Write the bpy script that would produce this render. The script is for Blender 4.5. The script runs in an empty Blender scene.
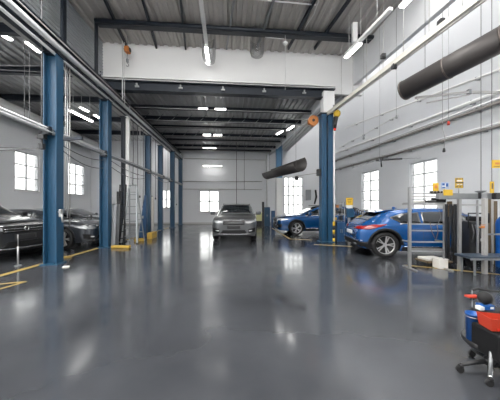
import bpy, bmesh, math, random
import numpy as np
from mathutils import Vector, Matrix
from mathutils.bvhtree import BVHTree
random.seed(7)
PI = math.pi
scene = bpy.context.scene
COL = scene.collection
CZ = 1.41                      # camera height in metres
F = 250.0                      # focal length for a 500 px wide frame
YAW = math.radians(5)

# ------------------------------------------------------------------ materials
MATS = {}
def nodes(name):
    m = bpy.data.materials.new(name); m.use_nodes = True
    nt = m.node_tree; b = nt.nodes['Principled BSDF']
    MATS[name] = m
    return m, nt, b
def mat(name, col, rough=.5, metal=0., noise=.0, scale=6., coat=0., emit=None, bump=0., spec=.5, nrough=0.):
    if name in MATS: return MATS[name]
    m, nt, b = nodes(name)
    b.inputs['Base Color'].default_value = (*col, 1)
    b.inputs['Roughness'].default_value = rough
    b.inputs['Metallic'].default_value = metal
    b.inputs['Coat Weight'].default_value = coat
    b.inputs['Coat Roughness'].default_value = .04
    b.inputs['Specular IOR Level'].default_value = spec
    if emit:
        b.inputs['Emission Color'].default_value = (*emit[0], 1)
        b.inputs['Emission Strength'].default_value = emit[1]
    tc = nt.nodes.new('ShaderNodeTexCoord')
    n = nt.nodes.new('ShaderNodeTexNoise'); n.inputs['Scale'].default_value = scale
    n.inputs['Detail'].default_value = 4
    nt.links.new(tc.outputs['Object'], n.inputs['Vector'])
    mr = nt.nodes.new('ShaderNodeMapRange')
    mr.inputs[3].default_value = 1 - max(noise, .04); mr.inputs[4].default_value = 1 + max(noise, .04)
    nt.links.new(n.outputs['Fac'], mr.inputs[0])
    mx = nt.nodes.new('ShaderNodeVectorMath'); mx.operation = 'MULTIPLY'
    mx.inputs[0].default_value = col
    nt.links.new(mr.outputs[0], mx.inputs[1])
    nt.links.new(mx.outputs[0], b.inputs['Base Color'])
    if nrough:
        r2 = nt.nodes.new('ShaderNodeMapRange')
        r2.inputs[3].default_value = max(0, rough - nrough); r2.inputs[4].default_value = rough + nrough
        nt.links.new(n.outputs['Fac'], r2.inputs[0]); nt.links.new(r2.outputs[0], b.inputs['Roughness'])
    if bump:
        bp = nt.nodes.new('ShaderNodeBump'); bp.inputs['Strength'].default_value = bump
        bp.inputs['Distance'].default_value = .02
        nt.links.new(n.outputs['Fac'], bp.inputs['Height']); nt.links.new(bp.outputs[0], b.inputs['Normal'])
    return m

WALL = mat('wall_paint', (.66, .67, .69), .6, noise=.04, scale=.7)
WALLB = mat('bulkhead_paint', (.72, .72, .72), .55, noise=.03, scale=.8)
ROOFW = mat('roof_sheet_warm', (.42, .40, .38), .45, metal=.3, noise=.14, scale=1.6)
ROOFD = mat('roof_sheet_dark', (.46, .46, .465), .42, metal=.45, noise=.2, scale=1.3)
PANEL = mat('ribbed_panel', (.42, .44, .46), .42, metal=.4, noise=.14, scale=2)
STEELD = mat('navy_steel', (.013, .018, .027), .42, metal=.2, noise=.2)
STEELG = mat('grey_steel', (.26, .27, .28), .4, metal=.5, noise=.2)
SILVER = mat('silver_pipe', (.6, .61, .62), .32, metal=.75, noise=.12)
PIPED = mat('dull_pipe', (.22, .205, .19), .4, metal=.35, noise=.2)
WIREG = mat('thin_wire', (.32, .32, .32), .5)
FRAME = mat('window_frame', (.50, .51, .53), .45)
PIPEG = mat('painted_pipe', (.42, .41, .40), .42, metal=.25, noise=.15)
BLUE = mat('blue_column_paint', (.011, .060, .122), .42, noise=.15, scale=3, nrough=.08)
BLUEL = mat('pale_blue_paint', (.10, .25, .42), .5, noise=.1)
WHITE = mat('white_paint', (.74, .74, .73), .45)
LADDER = mat('ladder_aluminium', (.33, .35, .36), .35, metal=.5, noise=.1)
ALU = mat('aluminium', (.40, .40, .40), .35, metal=.7, noise=.1)
BLACK = mat('black_plastic', (.014, .014, .016), .45)
RUBBER = mat('black_rubber', (.012, .012, .013), .75, noise=.2)
YEL = mat('safety_yellow', (.66, .42, .03), .5, noise=.1)
WORN = mat('worn_yellow', (.44, .28, .045), .55, noise=.3)
YELL = mat('floor_yellow', (.34, .235, .06), .4, noise=.35, scale=5)
ORANGE = mat('orange_plastic', (.46, .042, .018), .4)
RED = mat('red_plastic', (.62, .03, .015), .4)
CHROME = mat('chrome', (.75, .75, .76), .14, metal=1)
DUCT = mat('dark_duct', (.050, .045, .044), .5, metal=.25, noise=.25, scale=3)
CABLE = mat('cable_grey', (.12, .12, .125), .6)
CABLEW = mat('cable_white', (.6, .6, .6), .5)
TUBBLUE = mat('blue_tub', (.008, .085, .33), .35)
CABBLUE = mat('cabinet_blue', (.02, .07, .16), .4, noise=.1)
BROWN = mat('brown_board', (.13, .09, .05), .6, noise=.3)
CONC = mat('card_white', (.7, .68, .64), .7)
LAMP = mat('lamp_tube', (.95, .95, .95), .5, emit=((1, .985, .95), 14))
HOOK = mat('orange_hoist', (.55, .20, .05), .45, noise=.2)

def glassmat(name, tint, gl=.08, rough=.02):
    m = bpy.data.materials.new(name); m.use_nodes = True
    nt = m.node_tree; nt.nodes.clear()
    o = nt.nodes.new('ShaderNodeOutputMaterial'); t = nt.nodes.new('ShaderNodeBsdfTransparent')
    g = nt.nodes.new('ShaderNodeBsdfGlossy'); mx = nt.nodes.new('ShaderNodeMixShader')
    fr = nt.nodes.new('ShaderNodeLayerWeight'); fr.inputs[0].default_value = .3
    ml = nt.nodes.new('ShaderNodeMath'); ml.operation = 'MULTIPLY_ADD'; ml.inputs[1].default_value = .5; ml.inputs[2].default_value = gl
    nt.links.new(fr.outputs['Fresnel'], ml.inputs[0])
    t.inputs[0].default_value = (*tint, 1); g.inputs[1].default_value = rough
    nt.links.new(ml.outputs[0], mx.inputs[0]); nt.links.new(t.outputs[0], mx.inputs[1]); nt.links.new(g.outputs[0], mx.inputs[2])
    nt.links.new(mx.outputs[0], o.inputs[0])
    return m
GLASS = glassmat('window_glass', (.60, .61, .61), .02)
FROST = glassmat('clear_globe', (.90, .90, .90), .04, .3)

def floor_mat():
    m, nt, b = nodes('epoxy_floor')
    tc = nt.nodes.new('ShaderNodeTexCoord')
    n = nt.nodes.new('ShaderNodeTexNoise'); n.inputs['Scale'].default_value = .55; n.inputs['Detail'].default_value = 5
    n2 = nt.nodes.new('ShaderNodeTexNoise'); n2.inputs['Scale'].default_value = 2.2; n2.inputs['Detail'].default_value = 6
    n3 = nt.nodes.new('ShaderNodeTexNoise'); n3.inputs['Scale'].default_value = 1.3; n3.inputs['Detail'].default_value = 2
    for q in (n, n2, n3): nt.links.new(tc.outputs['Object'], q.inputs['Vector'])
    cr = nt.nodes.new('ShaderNodeValToRGB')
    cr.color_ramp.elements[0].position = .2; cr.color_ramp.elements[0].color = (.025, .027, .032, 1)
    cr.color_ramp.elements[1].position = .85; cr.color_ramp.elements[1].color = (.074, .078, .087, 1)
    nt.links.new(n.outputs['Fac'], cr.inputs[0]); nt.links.new(cr.outputs[0], b.inputs['Base Color'])
    mr = nt.nodes.new('ShaderNodeMapRange'); mr.inputs[1].default_value = .1; mr.inputs[2].default_value = .9
    mr.inputs[3].default_value = .04; mr.inputs[4].default_value = .28
    nt.links.new(n2.outputs['Fac'], mr.inputs[0]); nt.links.new(mr.outputs[0], b.inputs['Roughness'])
    b.inputs['Specular IOR Level'].default_value = .85
    bp = nt.nodes.new('ShaderNodeBump'); bp.inputs['Strength'].default_value = .10; bp.inputs['Distance'].default_value = .02
    nt.links.new(n3.outputs['Fac'], bp.inputs['Height']); nt.links.new(bp.outputs[0], b.inputs['Normal'])
    return m
FLOOR = floor_mat()

# ------------------------------------------------------------------ helpers
def P(px, py, Y):              # a point seen at a pixel, at a given depth
    return Vector(((px - 250) / F * Y, Y, CZ + (206 - py) / F * Y))
def G(px, py):                 # the floor point seen at a pixel
    Y = CZ * F / (py - 206)
    return Vector(((px - 250) / F * Y, Y, 0))
def xw(Y, base=0): return base + Y

XF = {}
def tag(o, label=None, cat=None, group=None, kind=None):
    if label: o['label'] = label
    if cat: o['category'] = cat
    if group: o['group'] = group
    if kind: o['kind'] = kind
    return o
def T(name, label, cat, loc=(0, 0, 0), rz=0., group=None):
    o = bpy.data.objects.new(name, None); COL.objects.link(o)
    o.empty_display_size = .2
    o.location = loc; o.rotation_euler = (0, 0, rz)
    XF[o.name] = Matrix.Translation(Vector(loc)) @ Matrix.Rotation(rz, 4, 'Z')
    return tag(o, label, cat, group)
def copy_tree(o, parent=None):
    c = o.copy(); COL.objects.link(c)
    if parent: c.parent = parent
    for ch in list(o.children): copy_tree(ch, c)
    return c

class MB:
    def __init__(s): s.v = []; s.f = []; s.smooth = []
    def add(s, vs, fs, sm=False):
        k = len(s.v); s.v += [Vector(q) for q in vs]
        for f in fs: s.f.append([i + k for i in f]); s.smooth.append(sm)
        return s
    def box(s, c, d, rz=0., rx=0., ry=0., bev=0.):
        c = Vector(c); h = Vector(d) / 2
        R = Matrix.Rotation(rz, 3, 'Z') @ Matrix.Rotation(ry, 3, 'Y') @ Matrix.Rotation(rx, 3, 'X')
        b = min(bev, min(h) * .9)
        if b <= 0:
            vs = [c + R @ Vector((x * h.x, y * h.y, z * h.z)) for z in (-1, 1) for y in (-1, 1) for x in (-1, 1)]
            return s.add(vs, [(0, 2, 3, 1), (4, 5, 7, 6), (0, 1, 5, 4), (2, 6, 7, 3), (0, 4, 6, 2), (1, 3, 7, 5)])
        bm = bmesh.new(); bmesh.ops.create_cube(bm, size=1)
        for q in bm.verts: q.co = Vector((q.co.x * d[0], q.co.y * d[1], q.co.z * d[2]))
        bmesh.ops.bevel(bm, geom=bm.edges[:], offset=b, segments=2, affect='EDGES', profile=.5)
        bm.verts.index_update()
        vs = [c + R @ q.co for q in bm.verts]; fs = [[q.index for q in f.verts] for f in bm.faces]
        bm.free(); return s.add(vs, fs)
    def frame(s, a, b):
        a = Vector(a); b = Vector(b); d = (b - a).normalized()
        up = Vector((0, 0, 1)) if abs(d.z) < .98 else Vector((0, 1, 0))
        u = d.cross(up).normalized(); w = u.cross(d).normalized()
        return a, b, u, w
    def bar(s, a, b, w, h):
        a, b, u, v = s.frame(a, b)
        vs = []
        for p in (a, b):
            for (i, j) in ((-1, -1), (1, -1), (1, 1), (-1, 1)): vs.append(p + u * i * w / 2 + v * j * h / 2)
        return s.add(vs, [(0, 3, 2, 1), (4, 5, 6, 7), (0, 1, 5, 4), (1, 2, 6, 5), (2, 3, 7, 6), (3, 0, 4, 7)])
    def prof(s, a, b, pts, closed=True):   # extrude a 2D profile (u, w) from a to b
        a, b, u, v = s.frame(a, b); n = len(pts)
        vs = [p + u * x + v * y for p in (a, b) for (x, y) in pts]
        fs = [(i, (i + 1) % n, (i + 1) % n + n, i + n) for i in range(n if closed else n - 1)]
        if closed: fs += [list(range(n))[::-1], list(range(n, 2 * n))]
        return s.add(vs, fs)
    def ibeam(s, a, b, w, h, t=.02):
        p = [(-w/2, -h/2), (w/2, -h/2), (w/2, -h/2+t), (t/2, -h/2+t), (t/2, h/2-t), (w/2, h/2-t), (w/2, h/2), (-w/2, h/2), (-w/2, h/2-t), (-t/2, h/2-t), (-t/2, -h/2+t), (-w/2, -h/2+t)]
        return s.prof(a, b, p)
    def cyl(s, a, b, r, r2=None, n=16, cap=True):
        r2 = r if r2 is None else r2
        a, b, u, v = s.frame(a, b)
        vs = [p + (u * math.cos(2*PI*i/n) + v * math.sin(2*PI*i/n)) * q for p, q in ((a, r), (b, r2)) for i in range(n)]
        s.add(vs, [(i, (i + 1) % n, (i + 1) % n + n, i + n) for i in range(n)], True)
        if cap: s.add(vs, [list(range(n))[::-1], list(range(n, 2 * n))])
        return s
    def tube(s, pts, r, n=8, cap=True):
        pts = [Vector(p) for p in pts]; rings = []; pu = None
        for i, p in enumerate(pts):
            d = (pts[min(i+1, len(pts)-1)] - pts[max(i-1, 0)]).normalized()
            if pu is None:
                up = Vector((0, 0, 1)) if abs(d.z) < .9 else Vector((1, 0, 0)); u = d.cross(up).normalized()
            else: u = (pu - d * pu.dot(d)).normalized()
            pu = u; w = u.cross(d); rr = r[i] if isinstance(r, (list, tuple)) else r
            rings.append([p + (u * math.cos(2*PI*k/n) + w * math.sin(2*PI*k/n)) * rr for k in range(n)])
        vs = [q for g in rings for q in g]; fs = []
        for i in range(len(pts) - 1):
            for k in range(n): fs.append((i*n+k, i*n+(k+1) % n, (i+1)*n+(k+1) % n, (i+1)*n+k))
        s.add(vs, fs, True)
        if cap: s.add(rings[0] + rings[-1], [list(range(n))[::-1], list(range(n, 2*n))])
        return s
    def lathe(s, prof, c=(0, 0, 0), n=32, axis='Z', closed=False):   # prof: (r, h)
        c = Vector(c); vs = []
        for i in range(n):
            a = 2*PI*i/n
            for (r, h) in prof:
                if axis == 'Z': q = Vector((r*math.cos(a), r*math.sin(a), h))
                elif axis == 'Y': q = Vector((r*math.cos(a), h, r*math.sin(a)))
                else: q = Vector((h, r*math.cos(a), r*math.sin(a)))
                vs.append(c + q)
        m = len(prof); fs = []
        for i in range(n):
            j = (i + 1) % n
            for k in range(m if closed else m - 1):
                l = (k + 1) % m
                fs.append((i*m+k, j*m+k, j*m+l, i*m+l))
        return s.add(vs, fs, True)
    def build(s, name, m, parent=None, world=False, sub=0, bev=0.):
        me = bpy.data.meshes.new(name)
        vs = s.v
        off = Vector((0, 0, 0))
        if parent is not None and world:
            inv = XF[parent.name].inverted(); vs = [inv @ q for q in vs]
        if parent is None:
            xs = [q.x for q in vs]; ys = [q.y for q in vs]; zs = [q.z for q in vs]
            off = Vector(((min(xs)+max(xs))/2, (min(ys)+max(ys))/2, min(zs))); vs = [q - off for q in vs]
        me.from_pydata([tuple(q) for q in vs], [], s.f)
        bm = bmesh.new(); bm.from_mesh(me)
        for f, q in zip(bm.faces, s.smooth): f.smooth = q
        bmesh.ops.remove_doubles(bm, verts=bm.verts, dist=1e-5)
        bmesh.ops.recalc_face_normals(bm, faces=bm.faces)
        bm.to_mesh(me); bm.free()
        me.materials.append(m)
        o = bpy.data.objects.new(name, me); COL.objects.link(o)
        o.location = off
        XF[o.name] = XF[parent.name] if parent is not None else Matrix.Translation(off)
        if parent is not None: o.parent = parent
        if bev:
            md = o.modifiers.new('bevel', 'BEVEL'); md.width = bev; md.segments = 2; md.limit_method = 'ANGLE'
        return o
def struct(name, mb, m, parent=None):
    o = mb.build(name, m, parent)
    if parent is None: o['kind'] = 'structure'
    return o
def sag(a, b, d, n=14):
    a = Vector(a); b = Vector(b)
    return [a.lerp(b, i/n) - Vector((0, 0, d*4*(i/n)*(1-i/n))) for i in range(n+1)]
# ------------------------------------------------------------------ cars
CGLASS = mat('car_glass', (.010, .014, .018), .03, coat=1, spec=.8)
CLAD = mat('car_cladding', (.006, .006, .007), .6, spec=.3)
LENS = mat('headlight_lens', (.72, .74, .76), .15, metal=.3, coat=1)
DIML = mat('dim_headlight_lens', (.34, .35, .36), .18, metal=.4, coat=.6)
TAIL = mat('tail_light_red', (.28, .008, .01), .12, coat=1)
TYRE = mat('tyre_rubber', (.010, .010, .011), .7)
RIM = mat('rim_alloy', (.68, .68, .69), .3, metal=.75)
RIMD = mat('rim_dark', (.03, .03, .032), .4, metal=.5)
SATIN = mat('satin_trim', (.5, .5, .52), .25, metal=.9)
PLATE = mat('plate_white', (.6, .6, .6), .5)
PLATED = mat('plate_dark', (.02, .02, .022), .5)
SEAM = mat('panel_gap', (.006, .006, .007), .8)
WELL = mat('wheel_well', (.008, .008, .008), .9)
def paint(name, c, metal=.35, rough=.28):
    return mat(name, c, rough, metal=metal, coat=1, noise=.02)

def pchip(xs, ys, x):
    xs = np.array(xs, float); ys = np.array(ys, float); h = np.diff(xs); d = np.diff(ys) / h
    m = np.zeros_like(xs); m[0] = d[0]; m[-1] = d[-1]
    for i in range(1, len(xs) - 1):
        if d[i-1] * d[i] <= 0: m[i] = 0
        else:
            w1 = 2*h[i] + h[i-1]; w2 = h[i] + 2*h[i-1]
            m[i] = (w1 + w2) / (w1/d[i-1] + w2/d[i])
    k = np.clip(np.searchsorted(xs, x) - 1, 0, len(xs) - 2); t = (x - xs[k]) / h[k]
    return ((2*t**3-3*t**2+1)*ys[k] + (t**3-2*t**2+t)*h[k]*m[k] + (-2*t**3+3*t**2)*ys[k+1] + (t**3-t**2)*h[k]*m[k+1])
def catmull(pts, sub):
    out = []; n = len(pts)
    for i in range(n - 1):
        p0 = pts[max(i-1, 0)]; p1 = pts[i]; p2 = pts[i+1]; p3 = pts[min(i+2, n-1)]
        for k in range(sub):
            t = k / sub
            out.append(tuple(.5*((2*b)+(-a+c)*t+(2*a-5*b+4*c-d)*t*t+(-a+3*b-3*c+d)*t**3) for a, b, c, d in zip(p0, p1, p2, p3)))
    out.append(tuple(pts[-1])); return out
SUB = 4
class Shell:
    def __init__(s, st):
        s.st = st; s.X = [q[0] for q in st]
    def par(s, x): return [float(pchip(s.X, [q[k] for q in s.st], x)) for k in range(1, 7)]
    def half(s, x):
        w, zb, zs, zc, wr, zr = s.par(x)
        h = zs - zb
        rows = [(0, zb), (w*.86, zb), (w*.95, zb+.05), (w*.985, zb+.28*h), (w, zb+.58*h), (w*.985, zb+.86*h), (w*.945, zs),
                ((w*.93+wr)/2+.018, (zs+zr)/2), (wr, zr), (wr*.62, zr+(zc-zr)*.72), (0, zc)]
        return catmull(rows, SUB)
    def v(s, x, row):   # row float, signed side handled by the caller
        pts = s.half(x); t = row * SUB; i = min(int(t), len(pts)-2); f = t - i
        return (pts[i][0]*(1-f)+pts[i+1][0]*f, pts[i][1]*(1-f)+pts[i+1][1]*f)
    def dense(s):
        xs = []
        for a, b in zip(s.X[:-1], s.X[1:]):
            n = max(2, int((b - a) / .06)); xs += [a + (b-a)*k/n for k in range(n)]
        xs.append(s.X[-1]); vs = []; fs = []
        for x in xs:
            h = s.half(x); m = len(h)
            ring = [(x, y, z) for y, z in h] + [(x, -y, z) for y, z in h[-2:0:-1]]
            vs += ring
        n = len(ring)
        for i in range(len(xs) - 1):
            for k in range(n): fs.append((i*n+k, i*n+(k+1) % n, (i+1)*n+(k+1) % n, (i+1)*n+k))
        fs.append(list(range(n))[::-1]); fs.append([(len(xs)-1)*n+k for k in range(n)])
        s.n = n
        s.bvh = BVHTree.FromPolygons([Vector(q) for q in vs], fs)
        return vs, fs
    def patch(s, x0, x1, r0f, nx=16, ny=16, off=.006):
        # windscreen style patch: across the whole car between rows, r0f(x) = outer row number
        mb = MB(); vs = []
        for i in range(nx + 1):
            x = x0 + (x1-x0)*i/nx; r = r0f(x)
            for j in range(-ny, ny + 1):
                rr = 10 - (10-r)*abs(j)/ny; y, z = s.v(x, rr)
                vs.append(Vector((x, y*(1 if j > 0 else -1), z)))
        w = 2*ny+1; out = []
        for k, q in enumerate(vs):
            loc, nrm, idx, d = s.bvh.find_nearest(q); 
            if nrm.z < 0 and abs(nrm.z) > .3: nrm = -nrm
            if nrm.dot(q - Vector((0, 0, .6))) < 0: nrm = -nrm
            out.append(q + nrm*off)
        fs = [(i*w+j, i*w+j+1, (i+1)*w+j+1, (i+1)*w+j) for i in range(nx) for j in range(w-1)]
        mb.add(out, fs, True)
        # rim going into the body
        rim = [j for j in range(w)] + [i*w+w-1 for i in range(1, nx+1)] + [nx*w+j for j in range(w-2, -1, -1)] + [i*w for i in range(nx-1, 0, -1)]
        lo = [out[k] + (Vector((0, 0, .7)) - out[k]).normalized()*(off+.012) for k in rim]; n = len(rim)
        mb.add([out[k] for k in rim] + lo, [(i, (i+1) % n, (i+1) % n+n, i+n) for i in range(n)])
        return mb
    def stamp(s, A, B, side, m=4, off=.006, n=None, thick=.02):
        if n:
            A = res(A, n); B = res(B, n)
        dirs = {'L': (0, -1, 0), 'R': (0, 1, 0), 'F': (-1, 0, 0), 'B': (1, 0, 0), 'T': (0, 0, -1)}
        d = Vector(dirs[side]); out = []
        nA = len(A)
        for i in range(nA):
            for j in range(m + 1):
                t = j/m; a = A[i][0]*(1-t)+B[i][0]*t; b = A[i][1]*(1-t)+B[i][1]*t
                if side in 'LR': o = Vector((a, 0, b)) - d*3
                elif side in 'FB': o = Vector((0, a, b)) - d*4
                else: o = Vector((a, b, 3))
                hit = s.bvh.ray_cast(o, d)[0]
                if hit is None:
                    hit = s.bvh.find_nearest(o + d*(2.1 if side in 'LR' else 1.75 if side in 'FB' else 1.8))[0]
                out.append(hit - d*off)
        mb = MB(); w = m + 1
        mb.add(out, [(i*w+j, i*w+j+1, (i+1)*w+j+1, (i+1)*w+j) for i in range(nA-1) for j in range(m)], True)
        rim = [j for j in range(w)] + [i*w+w-1 for i in range(1, nA)] + [(nA-1)*w+j for j in range(w-2, -1, -1)] + [i*w for i in range(nA-2, 0, -1)]
        k = len(rim)
        mb.add([out[q] for q in rim] + [out[q] + d*(off+thick) for q in rim], [(i, (i+1) % k, (i+1) % k+k, i+k) for i in range(k)])
        return mb
def res(L, n):   # resample a polyline to n points
    L = [Vector((a, b)) for a, b in L]; ds = [0]
    for a, b in zip(L[:-1], L[1:]): ds.append(ds[-1] + (b-a).length)
    out = []
    for i in range(n):
        t = ds[-1]*i/(n-1); k = 0
        while k < len(L)-2 and ds[k+1] < t: k += 1
        u = (t-ds[k])/max(ds[k+1]-ds[k], 1e-9); q = L[k].lerp(L[k+1], min(u, 1)); out.append((q.x, q.y))
    return out

def cut_body(vs, fs, name, m, holes, parent):
    me = bpy.data.meshes.new(name); me.from_pydata(vs, [], fs)
    bm = bmesh.new(); bm.from_mesh(me); bmesh.ops.recalc_face_normals(bm, faces=bm.faces)
    for f in bm.faces: f.smooth = len(f.verts) < 5
    bm.to_mesh(me); bm.free()
    me.materials.append(m); me.materials.append(WELL)
    o = bpy.data.objects.new(name, me); COL.objects.link(o)
    c = MB()
    for (x, r, y0, y1, zc) in holes:
        c.cyl((x, y0, zc), (x, y1, zc), r, n=40)
    cm = bpy.data.meshes.new('tmp'); cm.from_pydata([tuple(q) for q in c.v], [], c.f)
    b2 = bmesh.new(); b2.from_mesh(cm); bmesh.ops.remove_doubles(b2, verts=b2.verts, dist=1e-5); bmesh.ops.recalc_face_normals(b2, faces=b2.faces); b2.to_mesh(cm); b2.free()
    cm.materials.append(WELL)
    co = bpy.data.objects.new('tmp', cm); COL.objects.link(co)
    md = o.modifiers.new('b', 'BOOLEAN'); md.operation = 'DIFFERENCE'; md.object = co; md.solver = 'EXACT'; md.material_mode = 'TRANSFER'
    bpy.context.view_layer.update()
    ev = o.evaluated_get(bpy.context.evaluated_depsgraph_get())
    new = bpy.data.meshes.new_from_object(ev)
    o.modifiers.clear(); o.data = new; new.name = name
    bpy.data.objects.remove(co); bpy.data.meshes.remove(cm)
    o.parent = parent; XF[o.name] = XF[parent.name]
    return o

def make_wheel(parent, x, y, r, out, spokes=10):
    # out = +1 when the outer face looks to +y
    mb = MB(); w = .11
    rr = r*.72
    pr = [(rr, -w), (r*.93, -w), (r*.985, -w*.8), (r, -w*.5), (r, w*.5), (r*.985, w*.8), (r*.93, w), (rr, w), (rr-.01, w*.6), (rr-.01, -w*.6)]
    mb.lathe([(a, b) for a, b in pr], (x, y, r), 40, 'Y', closed=True)
    ty = mb.build('wheel', TYRE, parent)
    f = y + out*w*.55
    d = MB().lathe([(.0, 0), (rr*.9, 0), (rr*.99, out*.03), (rr*.99, -out*.14), (0, -out*.14)], (x, f - out*.07, r), 32, 'Y')
    d.build('rim_barrel', RIMD, ty)
    s = MB()
    s.lathe([(rr*.92, -.012*out), (rr*.93, .02*out), (rr*1.01, .03*out), (rr*1.02, -.012*out)], (x, f, r), 36, 'Y', closed=True)
    for k in range(spokes//2):
        for dd in (-.16, .16):
            a = 2*PI*k/(spokes/2) + dd
            p0 = Vector((x + math.cos(a - dd*.7)*.04, f + out*.005, r + math.sin(a - dd*.7)*.04))
            p1 = Vector((x + math.cos(a)*rr*.95, f + out*.012, r + math.sin(a)*rr*.95))
            s.bar(p0, p1, .036, .024)
    s.cyl((x, f - out*.02, r), (x, f + out*.02, r), .05, n=16)
    s.build('rim', RIM, ty)
    return ty

def build_car(label, loc, rz, st, body, axles, r, feats, group=None):
    root = T('car', label, 'car', loc, rz, group)
    sh = Shell(st); vs, fs = sh.dense()
    holes = []
    wmax = max(q[1] for q in st)
    for x in axles:
        for sd in (1, -1):
            ya, yb = sd*(wmax-.30), sd*(wmax+.3)
            holes.append((x, r+.045, ya, yb, r+.01))
    b = cut_body(vs, fs, 'body', body, holes, root)
    for x in axles:
        for sd in (1, -1):
            make_wheel(root, x, sd*(wmax-.135), r, sd, feats.get('spokes', 10))
    S = lambda nm, A, B, side, mt, **k: sh.stamp(A, B, side, **k).build(nm, mt, root)
    for sd in 'LR':
        for i, (A, B) in enumerate(feats['windows']):
            S('side_window', A, B, sd, CGLASS, n=14, off=.004)
        if 'chrome' in feats:
            A = feats['chrome']; S('window_trim', A, [(x, z+.022) for x, z in A], sd, SATIN, n=30, m=1, off=.008)
        for (x0, x1, zz0, zz1) in feats.get('seams', []):
            S('door_seam', [(x0, zz0), (x1, zz1)], [(x0+.008, zz0), (x1+.008, zz1)], sd, SEAM, n=12, m=1, off=.0015)
        for hx, hz in feats.get('handles', []):
            S('door_handle', [(hx, hz), (hx+.17, hz+.004)], [(hx, hz+.022), (hx+.17, hz+.026)], sd, body, n=5, m=2, off=.022)
        if feats.get('clad'):
            cz = feats['clad']
            for x in axles:
                A = [(x+(r+.035)*math.cos(a), r+.01+(r+.035)*math.sin(a)) for a in [PI*k/20 for k in range(21)]]
                B = [(x+(r+.095)*math.cos(a), r+.01+(r+.095)*math.sin(a)) for a in [PI*k/20 for k in range(21)]]
                S('arch_trim', A, B, sd, CLAD, m=2, off=.014)
            x0, x1 = axles[0]+r+.06, axles[1]-r-.06
            S('sill_cladding', [(x0, cz[0]), (x1, cz[0])], [(x0, cz[1]), (x1, cz[1])], sd, CLAD, n=16, off=.014)
            S('sill_trim', [(x0+.05, cz[1]+.0), (x1-.05, cz[1]+.0)], [(x0+.05, cz[1]+.022), (x1-.05, cz[1]+.022)], sd, SATIN, n=16, m=1, off=.018)
        # mirror
        mx, mz = feats['mirror']; s2 = 1 if sd == 'L' else -1
        my = sh.v(mx, 6)[0]
        mm = MB(); mm.box((mx, s2*(my+.14), mz+.07), (.12, .23, .15), rz=s2*.25, bev=.04); mm.bar((mx, s2*(my-.06), mz+.01), (mx, s2*(my+.08), mz+.045), .07, .03)
        mi = mm.build('wing_mirror', feats.get('mirror_mat', body), root)
        MB().box((mx-.062, s2*(my+.145), mz+.07), (.008, .18, .11), rz=s2*.25, bev=.003).build('mirror_glass', CHROME, mi)
    a, c = feats['windscreen']; sh.patch(a, c, feats['ws_row']).build('windscreen', CGLASS, root)
    a, c = feats['rear_glass']; sh.patch(a, c, feats['rg_row']).build('rear_window', CGLASS, root)
    for nm, side, A, B, m, off in feats.get('stamps', []):
        S(nm, A, B, side, MATS[m], n=12, off=off)
    return root, sh

def mirror_y(L): return [(-a, b) for a, b in L]
BASE = [
(-2.30, .54, .36, .62, .70, .40, .69), (-2.28, .66, .30, .70, .79, .46, .78), (-2.20, .77, .26, .82, .92, .52, .90),
(-2.05, .85, .22, .90, 1.03, .58, 1.01), (-1.80, .91, .20, .93, 1.19, .59, 1.16), (-1.50, .92, .19, .94, 1.33, .60, 1.295),
(-1.0, .92, .19, .94, 1.405, .63, 1.365), (-.3, .92, .19, .93, 1.425, .64, 1.385), (.2, .92, .19, .92, 1.385, .63, 1.345),
(.6, .92, .19, .915, 1.245, .63, 1.205), (.95, .92, .19, .91, 1.10, .66, 1.07), (1.15, .915, .19, .905, 1.01, .70, .995),
(1.6, .905, .20, .88, .965, .66, .95), (1.95, .875, .21, .84, .92, .60, .905), (2.15, .82, .23, .80, .87, .54, .86),
(2.25, .74, .26, .75, .82, .46, .815), (2.30, .62, .32, .66, .74, .36, .735)]
def table(sx, sy, sz):
    return [(a*sx, b*sy, c*sz**.3, d*sz, e*sz, f*sy, g*sz) for a, b, c, d, e, f, g in BASE]
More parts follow.
